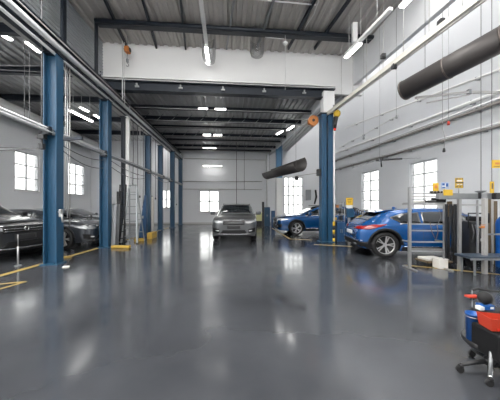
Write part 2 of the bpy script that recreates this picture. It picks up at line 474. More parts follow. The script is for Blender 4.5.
def features(sx, sy, sz, **kw):
    f = lambda L: [(a*sx, b*sz) for a, b in L]
    y = lambda L: [(a*sy, b*sz) for a, b in L]
    W = [(f([(-1.46, 1.13), (-1.22, .99), (-.72, .985)]), f([(-1.42, 1.17), (-1.12, 1.265), (-.72, 1.295)])),
         (f([(-.66, .985), (.15, .97)]), f([(-.66, 1.30), (-.3, 1.315), (.10, 1.29)])),
         (f([(.21, .97), (.98, .955)]), f([(.17, 1.28), (.45, 1.20), (.93, 1.0)]))]
    st = []
    for s in (1, -1):
        m = (lambda L: L) if s == 1 else mirror_y
        st += [('headlight', 'F', m(y([(.46, .70), (.62, .69), (.80, .74)])), m(y([(.44, .755), (.62, .80), (.82, .835)])), kw.get('lens', 'headlight_lens'), .010),
               ('fog_lamp_recess', 'F', m(y([(.56, .35), (.82, .38)])), m(y([(.56, .49), (.84, .54)])), 'car_cladding', .010),
               ('fog_lamp', 'F', m(y([(.58, .41), (.70, .42)])), m(y([(.58, .445), (.70, .455)])), 'headlight_lens', .02),
               ('tail_light', 'B', m(y([(.34, .80), (.84, .80)])), m(y([(.34, .875), (.86, .90)])), 'tail_light_red', .012),
               ('exhaust_tip', 'B', m(y([(.42, .33), (.60, .33)])), m(y([(.42, .38), (.60, .38)])), 'chrome', .02)]
        sd = 'L' if s == 1 else 'R'
        st += [('side_tail_light', sd, f([(-2.25, .80), (-2.0, .80), (-1.62, .93)]), f([(-2.16, .895), (-1.9, .945), (-1.58, .955)]), 'tail_light_red', .010),
               ('side_bumper_cladding', sd, f([(-2.26, .26), (-1.86, .22)]), f([(-2.28, .44), (-1.84, .42)]), 'car_cladding', .012),
               ('side_headlight', sd, f([(1.86, .76), (2.2, .70)]), f([(1.80, .80), (2.2, .79)]), kw.get('lens', 'headlight_lens'), .010)]
    gw = kw.get('grille_w', .41)
    st += [('grille', 'F', y([(-gw, .645), (gw, .645)]), y([(-gw, .80), (gw, .80)]), 'car_cladding', .012)]
    for z in (.68, .735): st.append(('grille_bar', 'F', y([(-gw+.03, z), (gw-.03, z)]), y([(-gw+.03, z+.010), (gw-.03, z+.010)]), 'satin_trim' if kw.get('bars', 1) else 'dim_headlight_lens', .022))
    st += [('grille_trim', 'F', y([(-gw-.03, .80), (gw+.03, .80)]), y([(-gw-.03, .818), (gw+.03, .818)]), 'satin_trim', .018),
           ('lower_intake', 'F', y([(-.52, .325), (.52, .325)]), y([(-.42, .455), (.42, .455)]), 'car_cladding', .012),
           ('bumper_trim', 'F', y([(-.62, .30), (0, .285), (.62, .30)]), y([(-.62, .32), (0, .31), (.62, .32)]), 'satin_trim', .03),
           ('rear_diffuser', 'B', y([(-.80, .27), (.80, .27)]), y([(-.84, .46), (.84, .46)]), 'car_cladding', .012),
           ('rear_bumper_trim', 'B', y([(-.78, .46), (.78, .46)]), y([(-.78, .485), (.78, .485)]), 'satin_trim', .02),
           ('license_plate', 'B', y([(-.26, .62), (.26, .62)]), y([(-.26, .73), (.26, .73)]), 'plate_white', .012),
           ('license_plate', 'F', y([(-.25, .50), (.25, .50)]), y([(-.25, .61), (.25, .61)]), kw.get('plate', 'plate_dark'), .03)]
    d = dict(windows=W, stamps=st, windscreen=(.24*sx, 1.10*sx), rear_glass=(-2.0*sx, -1.42*sx), ws_row=lambda x: 8.1, rg_row=lambda x: 8.1,
             seams=[(-.70*sx, -.69*sx, .36*sz, .96*sz), (.17*sx, .18*sx, .36*sz, .95*sz), (1.02*sx, 1.0*sx, .40*sz, .90*sz)],
             handles=[(-.62*sx, .83*sz), (.22*sx, .82*sz)], clad=(.215*sz, .32*sz), mirror=(.80*sx, .96*sz))
    d['chrome'] = f([(-1.25, .960), (-.7, .962), (.2, .945), (.95, .935)])
    d.update(kw); return d
def spoiler(root, sx, sy, sz, m):
    mb = MB(); z = 1.31*sz
    pts = [(-1.78*sx, z-.035), (-1.46*sx, z+.01), (-1.30*sx, z+.035), (-1.30*sx, z+.055), (-1.50*sx, z+.045), (-1.80*sx, z-.012)]
    n = len(pts); w = .60*sy
    mb.add([(x, y, q) for y in (-w, w) for x, q in pts], [(i, (i+1) % n, (i+1) % n+n, i+n) for i in range(n)] + [list(range(n))[::-1], list(range(n, 2*n))])
    return mb.build('spoiler', m, root)
def fin(root, x, z, m):
    return MB().add([(x, -.02, z), (x, .02, z), (x-.16, .02, z), (x-.16, -.02, z), (x-.14, 0, z+.045), (x-.11, 0, z+.045)],
                    [(0, 1, 5), (1, 2, 4, 5), (2, 3, 4), (3, 0, 5, 4), (0, 3, 2, 1)]).build('roof_antenna', m, root)

SILVERP = paint('silver_car_paint', (.105, .11, .115), .55, .30)
BLUEP = paint('blue_car_paint', (.002, .075, .27), .35, .25)
BLUEF = paint('blue_far_car_paint', (.003, .058, .19), .35, .25)
BLACKP = paint('black_car_paint', (.014, .015, .018), .2, .3)
GREYP = paint('dark_grey_car_paint', (.030, .034, .043), .3, .3)
LIGHTP = paint('pale_car_paint', (.22, .23, .24), .7, .25)

# --- silver car facing the camera
sx, sy, sz = 1.0, 1.0, 1.07
c0, s0 = build_car('silver grey hatchback car facing the viewer in the middle of the aisle', (-.64, 11.9, 0), -PI/2 + math.radians(.5), table(sx, sy, sz), SILVERP,
    (-1.40, 1.42), .335, features(sx, sy, sz, lens='dim_headlight_lens', bars=0))
rr = MB(); rr.tube([(-1.3, .60, 1.46), (-1.2, .605, 1.505), (.0, .62, 1.515), (.1, .62, 1.48)], .014); rr.build('roof_rail', SATIN, c0)
rr = MB(); rr.tube([(-1.3, -.60, 1.46), (-1.2, -.605, 1.505), (.0, -.62, 1.515), (.1, -.62, 1.48)], .014); rr.build('roof_rail', SATIN, c0)
for s in (1, -1): MB().bar((1.07, s*.08, 1.10), (.75, s*.55, 1.24), .018, .012).build('wiper', BLACK, c0)
fin(c0, -.9, 1.50, SILVERP)
# --- blue car in the near right bay, rear towards the aisle
c1, s1 = build_car('bright blue hatchback car with its tail to the aisle, parked behind the steel rack', (3.57+1.84, 7.48, 0), math.radians(-6), table(1.02, 1.0, .955), BLUEP,
    (-1.65, 1.42), .352, features(1.02, 1.0, .955))
spoiler(c1, 1.02, 1, .955, BLUEP); fin(c1, -.95, 1.34, BLUEP)
# --- blue car farther back, nose to the aisle
c2, s2 = build_car('darker blue car with a black front, nose to the aisle beyond the right blue post', (1.28+2.3, 13.0, 0), PI + math.radians(4), table(1.0, 1.0, 1.0), BLUEF,
    (-1.42, 1.40), .335, features(1, 1, 1))
MB().box((.0, 0, 1.43), (.9, .7, .03), bev=.01).build('roof_box_base', CLAD, c2)
spoiler(c2, 1, 1, 1, CLAD)
# --- left bay
c3, s3 = build_car('black sport utility car with chrome grille, nearest the viewer at the left edge', (-5.85-2.30, 7.05, 0), math.radians(-12), table(1.0, 1.02, 1.13), BLACKP,
    (-1.42, 1.40), .37, features(1, 1.02, 1.13, grille_w=.50, lens='dim_headlight_lens'))
q = MB().lathe([(.045, -.008), (.06, -.008), (.06, .008), (.045, .008)], (2.345, 0, .83), 24, 'X', closed=True); q.build('badge', CHROME, c3)
c4, s4 = build_car('dark grey low coupe parked in the left bay between the first two blue columns', (-7.34, 9.15, 0), math.radians(-7), table(.98, 1.0, .93), GREYP,
    (-1.40, 1.40), .335, features(.98, 1.0, .93, lens='dim_headlight_lens', bars=0))
c5, s5 = build_car('pale silver car deepest in the left bay, beyond the dark coupe', (-6.9-2.3, 12.7, 0), math.radians(2), table(1.0, 1.0, .93), LIGHTP,
    (-1.42, 1.40), .335, features(1, 1, .93))
# ------------------------------------------------------------------ room shell
def lw(Y): return -11.0 - .056*Y              # inner face of the left wall
def rw(Y): return 8.2 - .14*(Y - 6.65)        # inner face of the right wall
def fwY(X): return 20.0 + .087*X              # inner face of the far wall
def lcol(Y): return (-1112/1.0/250 + (236-250)/250*Y)   # column line on the left
def rcol(Y): return 3.0 - .14*(Y - 9.8)

def wall_holes(a, b, z0, z1, holes, t, flip=1):
    # wall from a to b (2D), holes (s0, s1, za, zb) along its length; thickness away from the room
    a = Vector((a[0], a[1], 0)); b = Vector((b[0], b[1], 0)); d = (b-a).normalized(); L = (b-a).length
    nrm = Vector((-d.y, d.x, 0))*flip; ang = math.atan2(d.y, d.x); mb = MB()
    def blk(s0, s1, za, zb):
        if s1-s0 < 1e-4 or zb-za < 1e-4: return
        c = a + d*(s0+s1)/2 + nrm*t/2 + Vector((0, 0, (za+zb)/2)); mb.box(c, (s1-s0, t, zb-za), rz=ang)
    cur = 0
    for (s0, s1, za, zb) in sorted(holes):
        blk(cur, s0, z0, z1); blk(s0, s1, z0, za); blk(s0, s1, zb, z1); cur = s1
    blk(cur, L, z0, z1)
    return mb, a, d, nrm, ang
def window(i, a, d, nrm, ang, hole, nx, nz, t, mw=.06):
    s0, s1, za, zb = hole; mb = MB(); w = .06
    c = lambda s, z, o=.10: a + d*s + nrm*o + Vector((0, 0, z))
    for (u0, u1, v0, v1) in ((s0, s1, za, za+w), (s0, s1, zb-w, zb), (s0, s0+w, za, zb), (s1-w, s1, za, zb)):
        mb.box(c((u0+u1)/2, (v0+v1)/2), (u1-u0, .09, v1-v0), rz=ang)
    for k in range(1, nx): s = s0+(s1-s0)*k/nx; mb.box(c(s, (za+zb)/2), (mw, .06, zb-za), rz=ang)
    for k in range(1, nz): z = za+(zb-za)*k/nz; mb.box(c((s0+s1)/2, z), (s1-s0, .05, mw*.9), rz=ang)
    o = struct('window_%d' % i, mb, FRAME)
    g = MB(); g.box(c((s0+s1)/2, (za+zb)/2, .10), (s1-s0, .008, zb-za), rz=ang)
    gg = g.build('glass_pane', GLASS, o, world=True)
    sl = MB(); sl.box(c((s0+s1)/2, za-.02, .02), (s1-s0+.1, .16, .04), rz=ang); sl.build('window_sill', WHITE, o, world=True)
def along(a, d, px):        # distance along a wall of the point seen at column px
    k = (px-250)/F; return (k*a[1]-a[0])/(d[0]-k*d[1])
def zat(a, d, px, py):
    s = along(a, d, px); Y = a[1]+d[1]*s; return CZ+(206-py)/F*Y

struct('floor', MB().box((-1, 7.0, -.1), (27, 29, .2)), FLOOR)
WN = 1
# left wall
a = (lw(-3), -3); b = (lw(21.2), 21.2)
dd = (Vector(b)-Vector(a)).normalized()
HL = []
for (x0, x1, yt, yb) in ((15, 39.5, 149.5, 190), (68, 85, 161.5, 194.5)):
    s0, s1 = along(a, dd, x0), along(a, dd, x1); HL.append((s0, s1, zat(a, dd, x0, yb), zat(a, dd, x0, yt)))
for k in range(3): HL.append((1.0+3.3*k, 3.5+3.3*k, HL[0][2]-.3, HL[0][3]+.6))  # extra windows out of view, added to light the dark left bay
mb, A_, D_, N_, G_ = wall_holes(a, b, 0, 6.6, HL, .25, 1)
struct('wall_left', mb, WALL)
for h in HL: window(WN, A_, D_, N_, G_, h, 2 if h[1]-h[0] < 2 else 4, 3, .25); WN += 1
# right wall
a = (rw(-3), -3); b = (rw(21.4), 21.4); dd = (Vector(b)-Vector(a)).normalized()
HR = []
for (x0, x1, yt, yb) in ((361, 378.5, 171, 222), (409.5, 437, 160.5, 215)):
    s0, s1 = along(a, dd, x1), along(a, dd, x0); HR.append((s0, s1, 1.15, zat(a, dd, (x0+x1)/2, yt)))
for k in range(3): HR.append((1.0+2.9*k, 3.3+2.9*k, 1.15, 4.4))  # more unseen windows, added to brighten the right bay
mb, A_, D_, N_, G_ = wall_holes(a, b, 0, 11, HR, .25, -1)
struct('wall_right', mb, WALL)
for h in HR: window(WN, A_, D_, N_, G_, h, 2 if h[1]-h[0] < 2 else 4, 4, .25); WN += 1
# far wall
a = (-12.6, fwY(-12.6)); b = (6.6, fwY(6.6)); dd = (Vector(b)-Vector(a)).normalized()
HF = []
for (x0, x1, yt, yb) in ((199.5, 219, 190.5, 212), (284, 303, 177, 214), (161.5, 171, 190, 208)):
    s0, s1 = along(a, dd, x0), along(a, dd, x1); HF.append((s0, s1, zat(a, dd, x0, yb), zat(a, dd, x0, yt)))
mb, A_, D_, N_, G_ = wall_holes(a, b, 0, 11.0, HF, .25, 1)
struct('wall_far', mb, WALL)
for k, h in enumerate(HF): window(WN, A_, D_, N_, G_, h, (2, 4, 2)[sorted(HF).index(h)] if 0 else (4 if h[3]-h[2] > 2.4 else 2), (4 if h[3]-h[2] > 2.4 else 2), .25, .10 if h[3]-h[2] > 2.4 else .10); WN += 1
u = Vector((1, .087)).normalized()
FA, FDD = a, dd
def far(px, py, off=.03):
    s = along(FA, FDD, px); Y = FA[1]+FDD[1]*s-off; return P(px, py, Y)
struct('baseboard_far', MB().bar(far(60, 222, .012)*Vector((1, 1, 0)) + Vector((0, 0, .06)), far(330, 222, .012)*Vector((1, 1, 0)) + Vector((0, 0, .06)), .02, .12), PIPEG)

# ribbed sheets: profile along the aisle direction
FD = Vector((-.087, 1, 0)).normalized(); SD = Vector((1, .087, 0)).normalized()
def ribbed(x0, x1, y0, y1, z, pitch, h, t=.05):
    mb = MB(); n = int((x1-x0)/pitch); pts = []
    for i in range(n):
        x = x0 + i*pitch; pts += [(x, z), (x+pitch*.38, z), (x+pitch*.5, z-h), (x+pitch*.88, z-h)]
    pts.append((x0+n*pitch, z))
    def yb(x, y): return y + .087*x
    lo0 = [Vector((x - .087*y0, yb(x, y0), q)) for x, q in pts]; lo1 = [Vector((x - .087*y1, yb(x, y1), q)) for x, q in pts]
    up0 = [q + Vector((0, 0, t+h)) for q in lo0]; up1 = [q + Vector((0, 0, t+h)) for q in lo1]
    m = len(pts); vs = lo0+lo1+up0+up1; fs = []
    for i in range(m-1):
        fs.append((i, i+1, m+i+1, m+i))
    fs += [(2*m, 3*m, 3*m+m-1, 2*m+m-1), (0, m, 3*m, 2*m), (m-1, 2*m+m-1, 4*m-1, 2*m-1)]
    mb.add(vs, fs)
    return mb
HZ = 7.5; LZ = 5.93
struct('ceiling', ribbed(-5.4, 6.2, 5.4, 9.75, HZ, .30, .045), ROOFW)
# unseen opening added for daylight between the two pieces of the high roof
struct('ceiling_back', ribbed(-5.4, 6.2, -3.2, 1.6, HZ, .30, .045), ROOFW)
struct('ceiling_low', ribbed(-4.4, 4.9, 9.9, 20.6, LZ, .22, .05), ROOFD)
struct('ceiling_left_bay', ribbed(-11.4, -4.62, 4.6, 20.2, 6.45, .30, .06), ROOFD)  # near part left open, an unseen gap added to bring in daylight
rb = MB(); rb.box((3.0, 8.8, 11.1), (3.6, 25.6, .2)); rb.box((9.0, 8.8, 11.1), (3.0, 25.6, .2))
for k in range(6): rb.box((6.2, -3.3+4.9*k, 11.1), (3.2, 2.6, .2))  # gaps between these slabs are added, unseen rooflights that wash the right wall
struct('ceiling_right_bay', rb, WALL)
# wall behind the viewer with a high opening, added out of view to let daylight in
bk = MB(); bk.box((-8.4, -3.35, 5.6), (6.6, .3, 11.2)); bk.box((6.9, -3.35, 5.6), (6.2, .3, 11.2)); bk.box((-.6, -3.35, 2.1), (10.2, .3, 4.2)); bk.box((-.6, -3.35, 9.0), (10.2, .3, 4.4))
struct('wall_back', bk, WALL)
# bulkhead where the roof steps down
bh = MB(); c0_ = Vector((-5.35, 9.8-.087*5.35+.0, 0)); c1_ = Vector((7.6, 9.8+.087*7.6, 0))
bL = Vector((-5.75, 9.33, 0)); bM = Vector((3.0, 10.06, 0)); bR = Vector((4.55, 10.2, 0))
bh.bar(bL + Vector((0, 0, 6.72)), bM + Vector((0, 0, 6.72)), .16, 1.64)
bh.bar(bM + Vector((0, 0, 8.42)), bR + Vector((0, 0, 8.42)), .16, 5.04)
struct('wall_bulkhead', bh, WALLB)
# upper right walls: over the column line beyond the bulkhead, and beside the high roof
ur = MB(); ur.bar((rcol(10.06)+.05, 10.06, 8.25), (rcol(20.6)+.05, 20.6, 8.25), .14, 5.5)
struct('wall_upper_right', ur, WALL)
ur = MB(); ur.bar((4.4-.14*(10.2-8.8), 10.2, 8.6), (4.4+.14*11.8, -3.0, 8.6), .14, 4.66)
struct('wall_upper_right_front', ur, WALL)
# ribbed infill panel over the left crane beam
def ribwall(a, b, z0, z1, pitch, h, t):
    n = int((z1-z0)/pitch); pts = []
    for i in range(n):
        z = z0+i*pitch; pts += [(0, z), (0, z+pitch*.4), (h, z+pitch*.5), (h, z+pitch*.9)]
    pts.append((0, z0+n*pitch)); d = (b-a).normalized(); nr = Vector((d.y, -d.x, 0))
    vs = [p + nr*q + Vector((0, 0, z)) for p in (a, b) for q, z in pts] + [p - nr*t + Vector((0, 0, z)) for p in (a, b) for q, z in pts]
    m = len(pts); fs = [(i, i+1, m+i+1, m+i) for i in range(m-1)] + [(2*m, 3*m-1, 4*m-1, 3*m), (0, m, 3*m, 2*m), (m-1, 3*m-1, 4*m-1, 2*m-1)]
    return MB().add(vs, fs)
pl = ribwall(Vector((-5.05, -3, 0)), Vector((-5.48, 9.3, 0)), 5.95, 7.5, .11, .03, .05)
struct('wall_upper_left', pl, PANEL)
pl = ribwall(Vector((-5.2, 9.5, 0)), Vector((-5.75, 19.4, 0)), 5.3, 5.95, .11, .03, .05)
struct('wall_upper_left_back', pl, PANEL)
# ------------------------------------------------------------------ columns
def column(x, y, h, w, d, label, m=BLUE, group=None, rz=YAW, double=False, guard=False):
    root = T('steel_column', label, 'column', (x, y, 0), rz, group)
    xs = (-w*.62, w*.62) if double else (0,)
    for q in xs:
        mb = MB(); ww = w*(.95 if double else 1)
        if double: mb.box((q, 0, h/2), (ww, d, h-.04), bev=.012); mb.box((q, -d/2-.012, h/2), (ww*.35, .03, h-.3))
        else: H = [(-ww/2, -d/2), (-ww/2+.025, -d/2), (-ww/2+.025, -.012), (ww/2-.025, -.012), (ww/2-.025, -d/2), (ww/2, -d/2), (ww/2, d/2), (ww/2-.025, d/2), (ww/2-.025, .012), (-ww/2+.025, .012), (-ww/2+.025, d/2), (-ww/2, d/2)]; mb.prof((0, 0, .02), (0, 0, h), H)
        mb.build('shaft', m, root)
    W = w*(2.4 if double else 1)
    pb = MB().box((0, 0, .014), (W+.10, d+.10, .028))
    for sx in (-1, 1):
        for sy in (-1, 1): pb.cyl((sx*(W/2+.025), sy*(d/2+.025), .028), (sx*(W/2+.025), sy*(d/2+.025), .055), .012, n=6)
    pb.build('base_plate', m, root)
    MB().box((0, 0, h+.012), (W+.06, d+.06, .024)).build('cap_plate', STEELD, root)
    return root
LC = [(53.5, 5.06, .30, .26), (105.6, 4.98, .28, .26), (148, 4.95, .26, .24), (160.5, 4.95, .26, .24), (172.5, 4.95, .28, .24), (180.5, 4.95, .26, .24)]
names = ['nearest and widest blue steel column on the left, its top meeting the crane beam', 'second blue steel column on the left, just before the stepladder',
 'third blue column on the left, just past the stepladder, yellow guard at its foot', 'fourth blue column on the left, before the bright far window of the left bay', 'fifth blue column on the left, narrow and far back', 'last blue column on the left, standing by the far wall']
CP = []
for (px, h, w, d), nm in zip(LC, names):
    Y = -1112/(px-236)
    if px > 178: Y = 18.9
    elif px > 170: Y = 16.3
    X = (px-250)/F*Y; CP.append((X, Y)); column(X, Y, h, w, d, nm, group='blue columns along the left crane beam')
def ctr(px, Y): return (px-250)/F*Y
x = ctr(122, 9.75)
column(x, 9.85, 4.9, .12, .14, 'slim dark blue post between the second and third left columns', m=STEELD)
column(ctr(326, 9.85), 9.85, 5.0, .21, .30, 'double blue column in the middle of the right side', double=True)
cc = column(ctr(279, 18), 18.0, 5.85, .42, .34, 'far right column, pale blue above and white below, running up to the dark roof', m=BLUEL)
MB().box((0, 0, 1.72), (.45, .38, 3.4), bev=.01).build('white_casing', WHITE, cc)
# white pilaster above the double column
tag(MB().box((ctr(327, 9.9), 9.85, 5.46), (.44, .34, .82), rz=YAW).build('wall_pilaster', WALLB), 'white block on top of the double blue column', 'pilaster')

# ------------------------------------------------------------------ crane beams and rails
def crane(label, a, b, dark=True):
    r = T('crane_beam', label, 'beam', a, 0)
    a = Vector(a); b = Vector(b)
    return r, a, b
a = Vector((-4.78, 2.0, 5.36)); b = Vector((-5.62, 19.3, 5.22))
r = T('crane_beam', 'long dark crane beam running along the tops of the left columns', 'beam', a)
MB().ibeam(a + Vector((.20, 0, -.03)), b + Vector((.20, 0, .08)), .26, .44, .03).build('girder', STEELD, r, world=True)
MB().tube([a + Vector((.39, 0, -.13)), b + Vector((.39, 0, -.07))], .068, 12).build('conductor_pipe', SILVER, r, world=True)
MB().bar(a + Vector((.0, 0, -.22)), b + Vector((.0, 0, -.12)), .10, .04).build('cable_tray', PIPEG, r, world=True)
for k, (dx, dz, rad) in enumerate([(.30, -.27, .035), (-.03, -.03, .025), (.37, .10, .018), (-.03, .06, .02)]):
    MB().tube([a + Vector((dx, 0, dz)), b + Vector((dx, 0, dz))], rad).build('conduit', (SILVER, STEELD, PIPEG, CABLE)[k], r, world=True)
for k in range(16):
    q = a.lerp(b, (k+.5)/16); MB().box(q + Vector((.16, 0, -.06)), (.44, .05, .05)).build('bracket', STEELG, r, world=True)
# upright frames of the ribbed panel
for (px, lab) in ((65, 'dark post against the ribbed panel above the second left column'), (97.5, 'dark post at the far end of the upper ribbed panel')):
    X0 = -5.02; Y = X0*F/(px-250); tag(MB().box((X0-.04-.0*Y, Y, 6.6), (.08 if px < 80 else .05, .12, 1.75)).build('panel_post', STEELD), lab, 'post')
# lower service rail on the left
a = Vector((-4.35, 3.6, 3.14)); b = Vector((-5.30, 19.6, 3.10)); 
a = P(-40, 96.5, 4.05); b = P(182, 185, 19.0)
r = T('service_rail', 'grey pipe rail crossing all the left columns at mid height', 'rail', a)
MB().tube([a, b], .045, 10).build('pipe', STEELG, r, world=True)
MB().tube([a + Vector((-.02, 0, .09)), b + Vector((-.02, 0, .09))], .028, 8).build('pipe', SILVER, r, world=True)
for (cx, cy) in CP[:5]:
    t = (cy-a.y-.2)/(b.y-a.y); q = a.lerp(b, t); MB().box(q + Vector((-.06, .02, .03)), (.20, .10, .20), bev=.01).build('clamp', STEELD, r, world=True)
q = P(64, 139, 5.75); MB().bar(q, q + Vector((.42, .0, .02)), .06, .07).build('side_arm', STEELD, r, world=True)
q = P(42, 137, 5.85); mb = MB(); mb.box(q, (.16, .12, .10), bev=.01); mb.box(q + Vector((.0, 0, -.22)), (.10, .10, .14), bev=.01); mb.bar(q, q - Vector((0, 0, .25)), .03, .03); mb.build('trolley', BLACK, r, world=True)

# right crane rail
RAILC = mat('rail_cream', (.56, .54, .49), .45, noise=.15)
a = P(322, 118, 10.2); b = P(520, -33, 3.77)
r = T('crane_rail', 'pale crane rail climbing along the upper right wall', 'rail', a)
MB().bar(a, b, .08, .12).build('track', RAILC, r, world=True)
dv = (b-a).normalized(); sdv = dv.cross(Vector((0, 0, 1))).normalized()
MB().bar(a + sdv*-.18 + Vector((0, 0, .10)), b + sdv*-.18 + Vector((0, 0, .10)), .05, .07).build('conductor_bar', PIPEG, r, world=True)
MB().bar(a + Vector((.34, 0, .16)), b + Vector((.34, 0, .16)), .05, .06).build('outer_track', RAILC, r, world=True)
MB().tube([a + sdv*-.09 + Vector((0, 0, .13)), b + sdv*-.09 + Vector((0, 0, .13))], .02).build('conduit', WHITE, r, world=True)
for k in range(9):
    q = a.lerp(b, (k+.6)/9); q2 = a.lerp(b, (k+1.1)/9); mb = MB(); mb.bar(q + Vector((0, 0, .06)), q - sdv*.18 + Vector((0, 0, .10)), .03, .03); mb.bar(q + Vector((0, 0, .06)), q + Vector((.34, 0, .16)), .03, .03); mb.bar(q2 + Vector((0, 0, .06)), q + Vector((.34, 0, .16)), .02, .02); mb.bar(q + Vector((0, 0, .06)), q2 - sdv*.18 + Vector((0, 0, .10)), .02, .02); mb.cyl(q - sdv*.18, Vector((q.x - sdv.x*.18, q.y, (7.44 if q.y < 9.7 else 5.9))), .008, n=6); mb.build('hanger', PIPEG, r, world=True)
for (px, py, Y) in ((383, 56, 6.5), (394, 66, 6.3), (441, 22, 5.1)):
    q = P(px, py, Y); mb = MB(); mb.box(q, (.10, .12, .10), bev=.015); mb.cyl(q + Vector((-.06, 0, -.05)), q + Vector((.06, 0, -.05)), .035); mb.build('roller', BLACK, r, world=True)

# ------------------------------------------------------------------ roof beams
def roof_beam(label, px0, py0, px1, py1, Y0, w, h, g=None, m=STEELD, lip=True):
    A = P(px0, py0, Y0); 
    # far end turned with the building
    k = (px1-250)/F; Y1 = (A.y - .087*A.x)/(1 - .087*k); B = P(px1, py1, Y1); B.z = A.z
    r = T('roof_beam', label, 'beam', A, 0, g)
    MB().ibeam(A, B, w, h, .03).build('girder', m, r, world=True)
    return r, A, B
r, A, B = roof_beam('round-edged navy beam under the high roof, nearest of the roof beams', 98, 21, 376, 31, 8.15, .20, .30)
MB().tube([A + Vector((0, -.16, -.10)), B + Vector((0, -.16, -.10))], .07).build('pipe', STEELD, r, world=True)
MB().tube([A + Vector((0, -.10, .10)), B + Vector((0, -.10, .10))], .035).build('conduit', CABLE, r, world=True)
r, A, B = roof_beam('thick navy beam along the bottom of the white bulkhead', 104, 85.5, 334, 92, 9.15, .28, .36)
MB().bar(A + Vector((0, -.12, .27)), B + Vector((0, -.12, .27)), .10, .05).build('ledge', WHITE, r, world=True)
for k in range(5):
    q = A.lerp(B, (k+.8)/5.6); mb = MB(); mb.box(q + Vector((0, -.17, -.06)), (.14, .06, .05)); mb.box(q + Vector((0, -.20, .0)), (.05, .05, .10)); mb.build('clamp', ALU, r, world=True)
PB = [(11.1, 5.66, .14, 'first'), (12.4, 5.62, .22, 'second'), (13.7, 5.66, .12, 'third'), (15.1, 5.62, .18, 'fourth'), (16.4, 5.66, .12, 'fifth'), (17.8, 5.62, .18, 'sixth'), (19.2, 5.66, .14, 'seventh')]
for y, z, h, o in PB:
    A = Vector((-5.45 - .03*(y-10), y-.087*5.3, z)); B = Vector((rcol(y) - .03, y + .087*rcol(y), z))
    r = T('roof_purlin', 'dark cross beam under the low roof, the %s one beyond the bulkhead' % o, 'beam', A, 0, 'cross beams under the low roof')
    MB().ibeam(A, B, .14, h, .02).build('girder', STEELD, r, world=True)
    MB().tube([A + Vector((0, -.12, -h*.55)), B + Vector((0, -.12, -h*.55))], .022).build('conduit', PIPEG, r, world=True)
    if h > .17:
        for k in range(12):
            q = A.lerp(B, (k+.5)/12); q2 = A.lerp(B, (k+1)/12); MB().bar(q + Vector((0, 0, -h/2)), q2 + Vector((0, 0, .24)), .03, .03).build('brace', STEELG, r, world=True)
for k, x in enumerate((-3.6, -1.9, -.2, 1.2)):
    A = Vector((x, 10.2+.087*x, 5.80)); B = Vector((x-.087*9.5, 19.6+.087*x, 5.80))
    tag(MB().tube([A, B], .022, 8).build('roof_conduit', PIPEG), 'thin pale conduit running along the underside of the low roof', 'conduit', 'conduits under the low roof')
for k, y in enumerate((11.7, 13.0, 14.4, 15.8, 17.1, 18.5)):
    A = Vector((-5.45 - .03*(y-10), y-.087*5.3, 5.84)); B = Vector((rcol(y) - .03, y + .087*rcol(y), 5.84))
    tag(MB().bar(A, B, .05, .08).build('roof_slat', STEELG), 'slim grey cross slat between the dark beams of the low roof', 'slat', 'slim slats under the low roof')
# beams of the left bay roof
for k, y in enumerate((5.2, 7.4, 9.6, 12.0, 14.6, 17.2)):
    A = Vector((-11.2 - .056*y, y-.087*11, 6.24)); B = Vector((-5.45, y-.087*5.4, 6.24))
    r = T('bay_beam', 'dark beam under the left bay roof, the %s from the viewer' % ('first', 'second', 'third', 'fourth', 'fifth', 'sixth')[k], 'beam', A, 0, 'beams under the left bay roof')
    MB().ibeam(A, B, .16, .26, .02).build('girder', STEELD, r, world=True)
# dark ribs under the high roof, running along it
for k, x in enumerate((-3.6, -2.5, -1.4, .15, 1.3, 2.5, 3.5)):
    A = Vector((x-.087*5.5+.2, 5.5, 7.40)); B = Vector((x-.087*12.0, 9.5, 7.40)); 
    tag(MB().bar(A, B, .06, .12).build('roof_rib', STEELG if k in (3, 4) else STEELD), 'long thin rib running along the underside of the high roof', 'rib', 'ribs under the high roof')

# ------------------------------------------------------------------ lamps
def lamp(label, a, b, top, g='tube lamps', trunk=None, w=.11, rods=True, W=1.):
    a = Vector(a); b = Vector(b); r = T('ceiling_lamp', label, 'lamp', a, 0, g)
    u = Vector((0, 0, .035))
    MB().bar(a + u, b + u, w+.03, .05).build('housing', WHITE, r, world=True)
    d = (b-a).normalized()
    MB().bar(a + d*.02, b - d*.02, w, .035).build('diffuser', LAMP, r, world=True)
    if rods:
        for t in (.12, .88):
            q = a.lerp(b, t); MB().cyl(q + Vector((0, 0, .06)), Vector((q.x, q.y, top)), .008, n=6).build('hanger', CABLEW, r, world=True)
    if trunk is not None:
        tk = Vector(trunk); MB().bar(tk + u*2.4, b + u*2.4, .11, .08).build('trunking', WHITE, r, world=True)
        for t in (.25, .6, .9):
            q = tk.lerp(b, t); MB().cyl(q + Vector((0, 0, .10)), Vector((q.x, q.y, top)), .008, n=6).build('hanger', CABLEW, r, world=True)
    return r
lamp('lit tube lamp at the end of the long white trunking under the high roof', P(206, 47, 8.3), P(208.3, 62, 9.15), HZ-.05, trunk=P(198, -20, 5.85), rods=False, w=.10)
lamp('lit tube lamp slanting beside the upper right wall, under the navy beam', P(360.5, 43.5, 7.36), P(345.5, 58, 8.1), HZ-.05, trunk=P(391, 12, 6.15), rods=False, w=.11)
lamp('lit tube lamp cut by the top edge of the picture, on the upper right', P(416, -8, 5.6), P(401, 8, 6.06), HZ-.05)
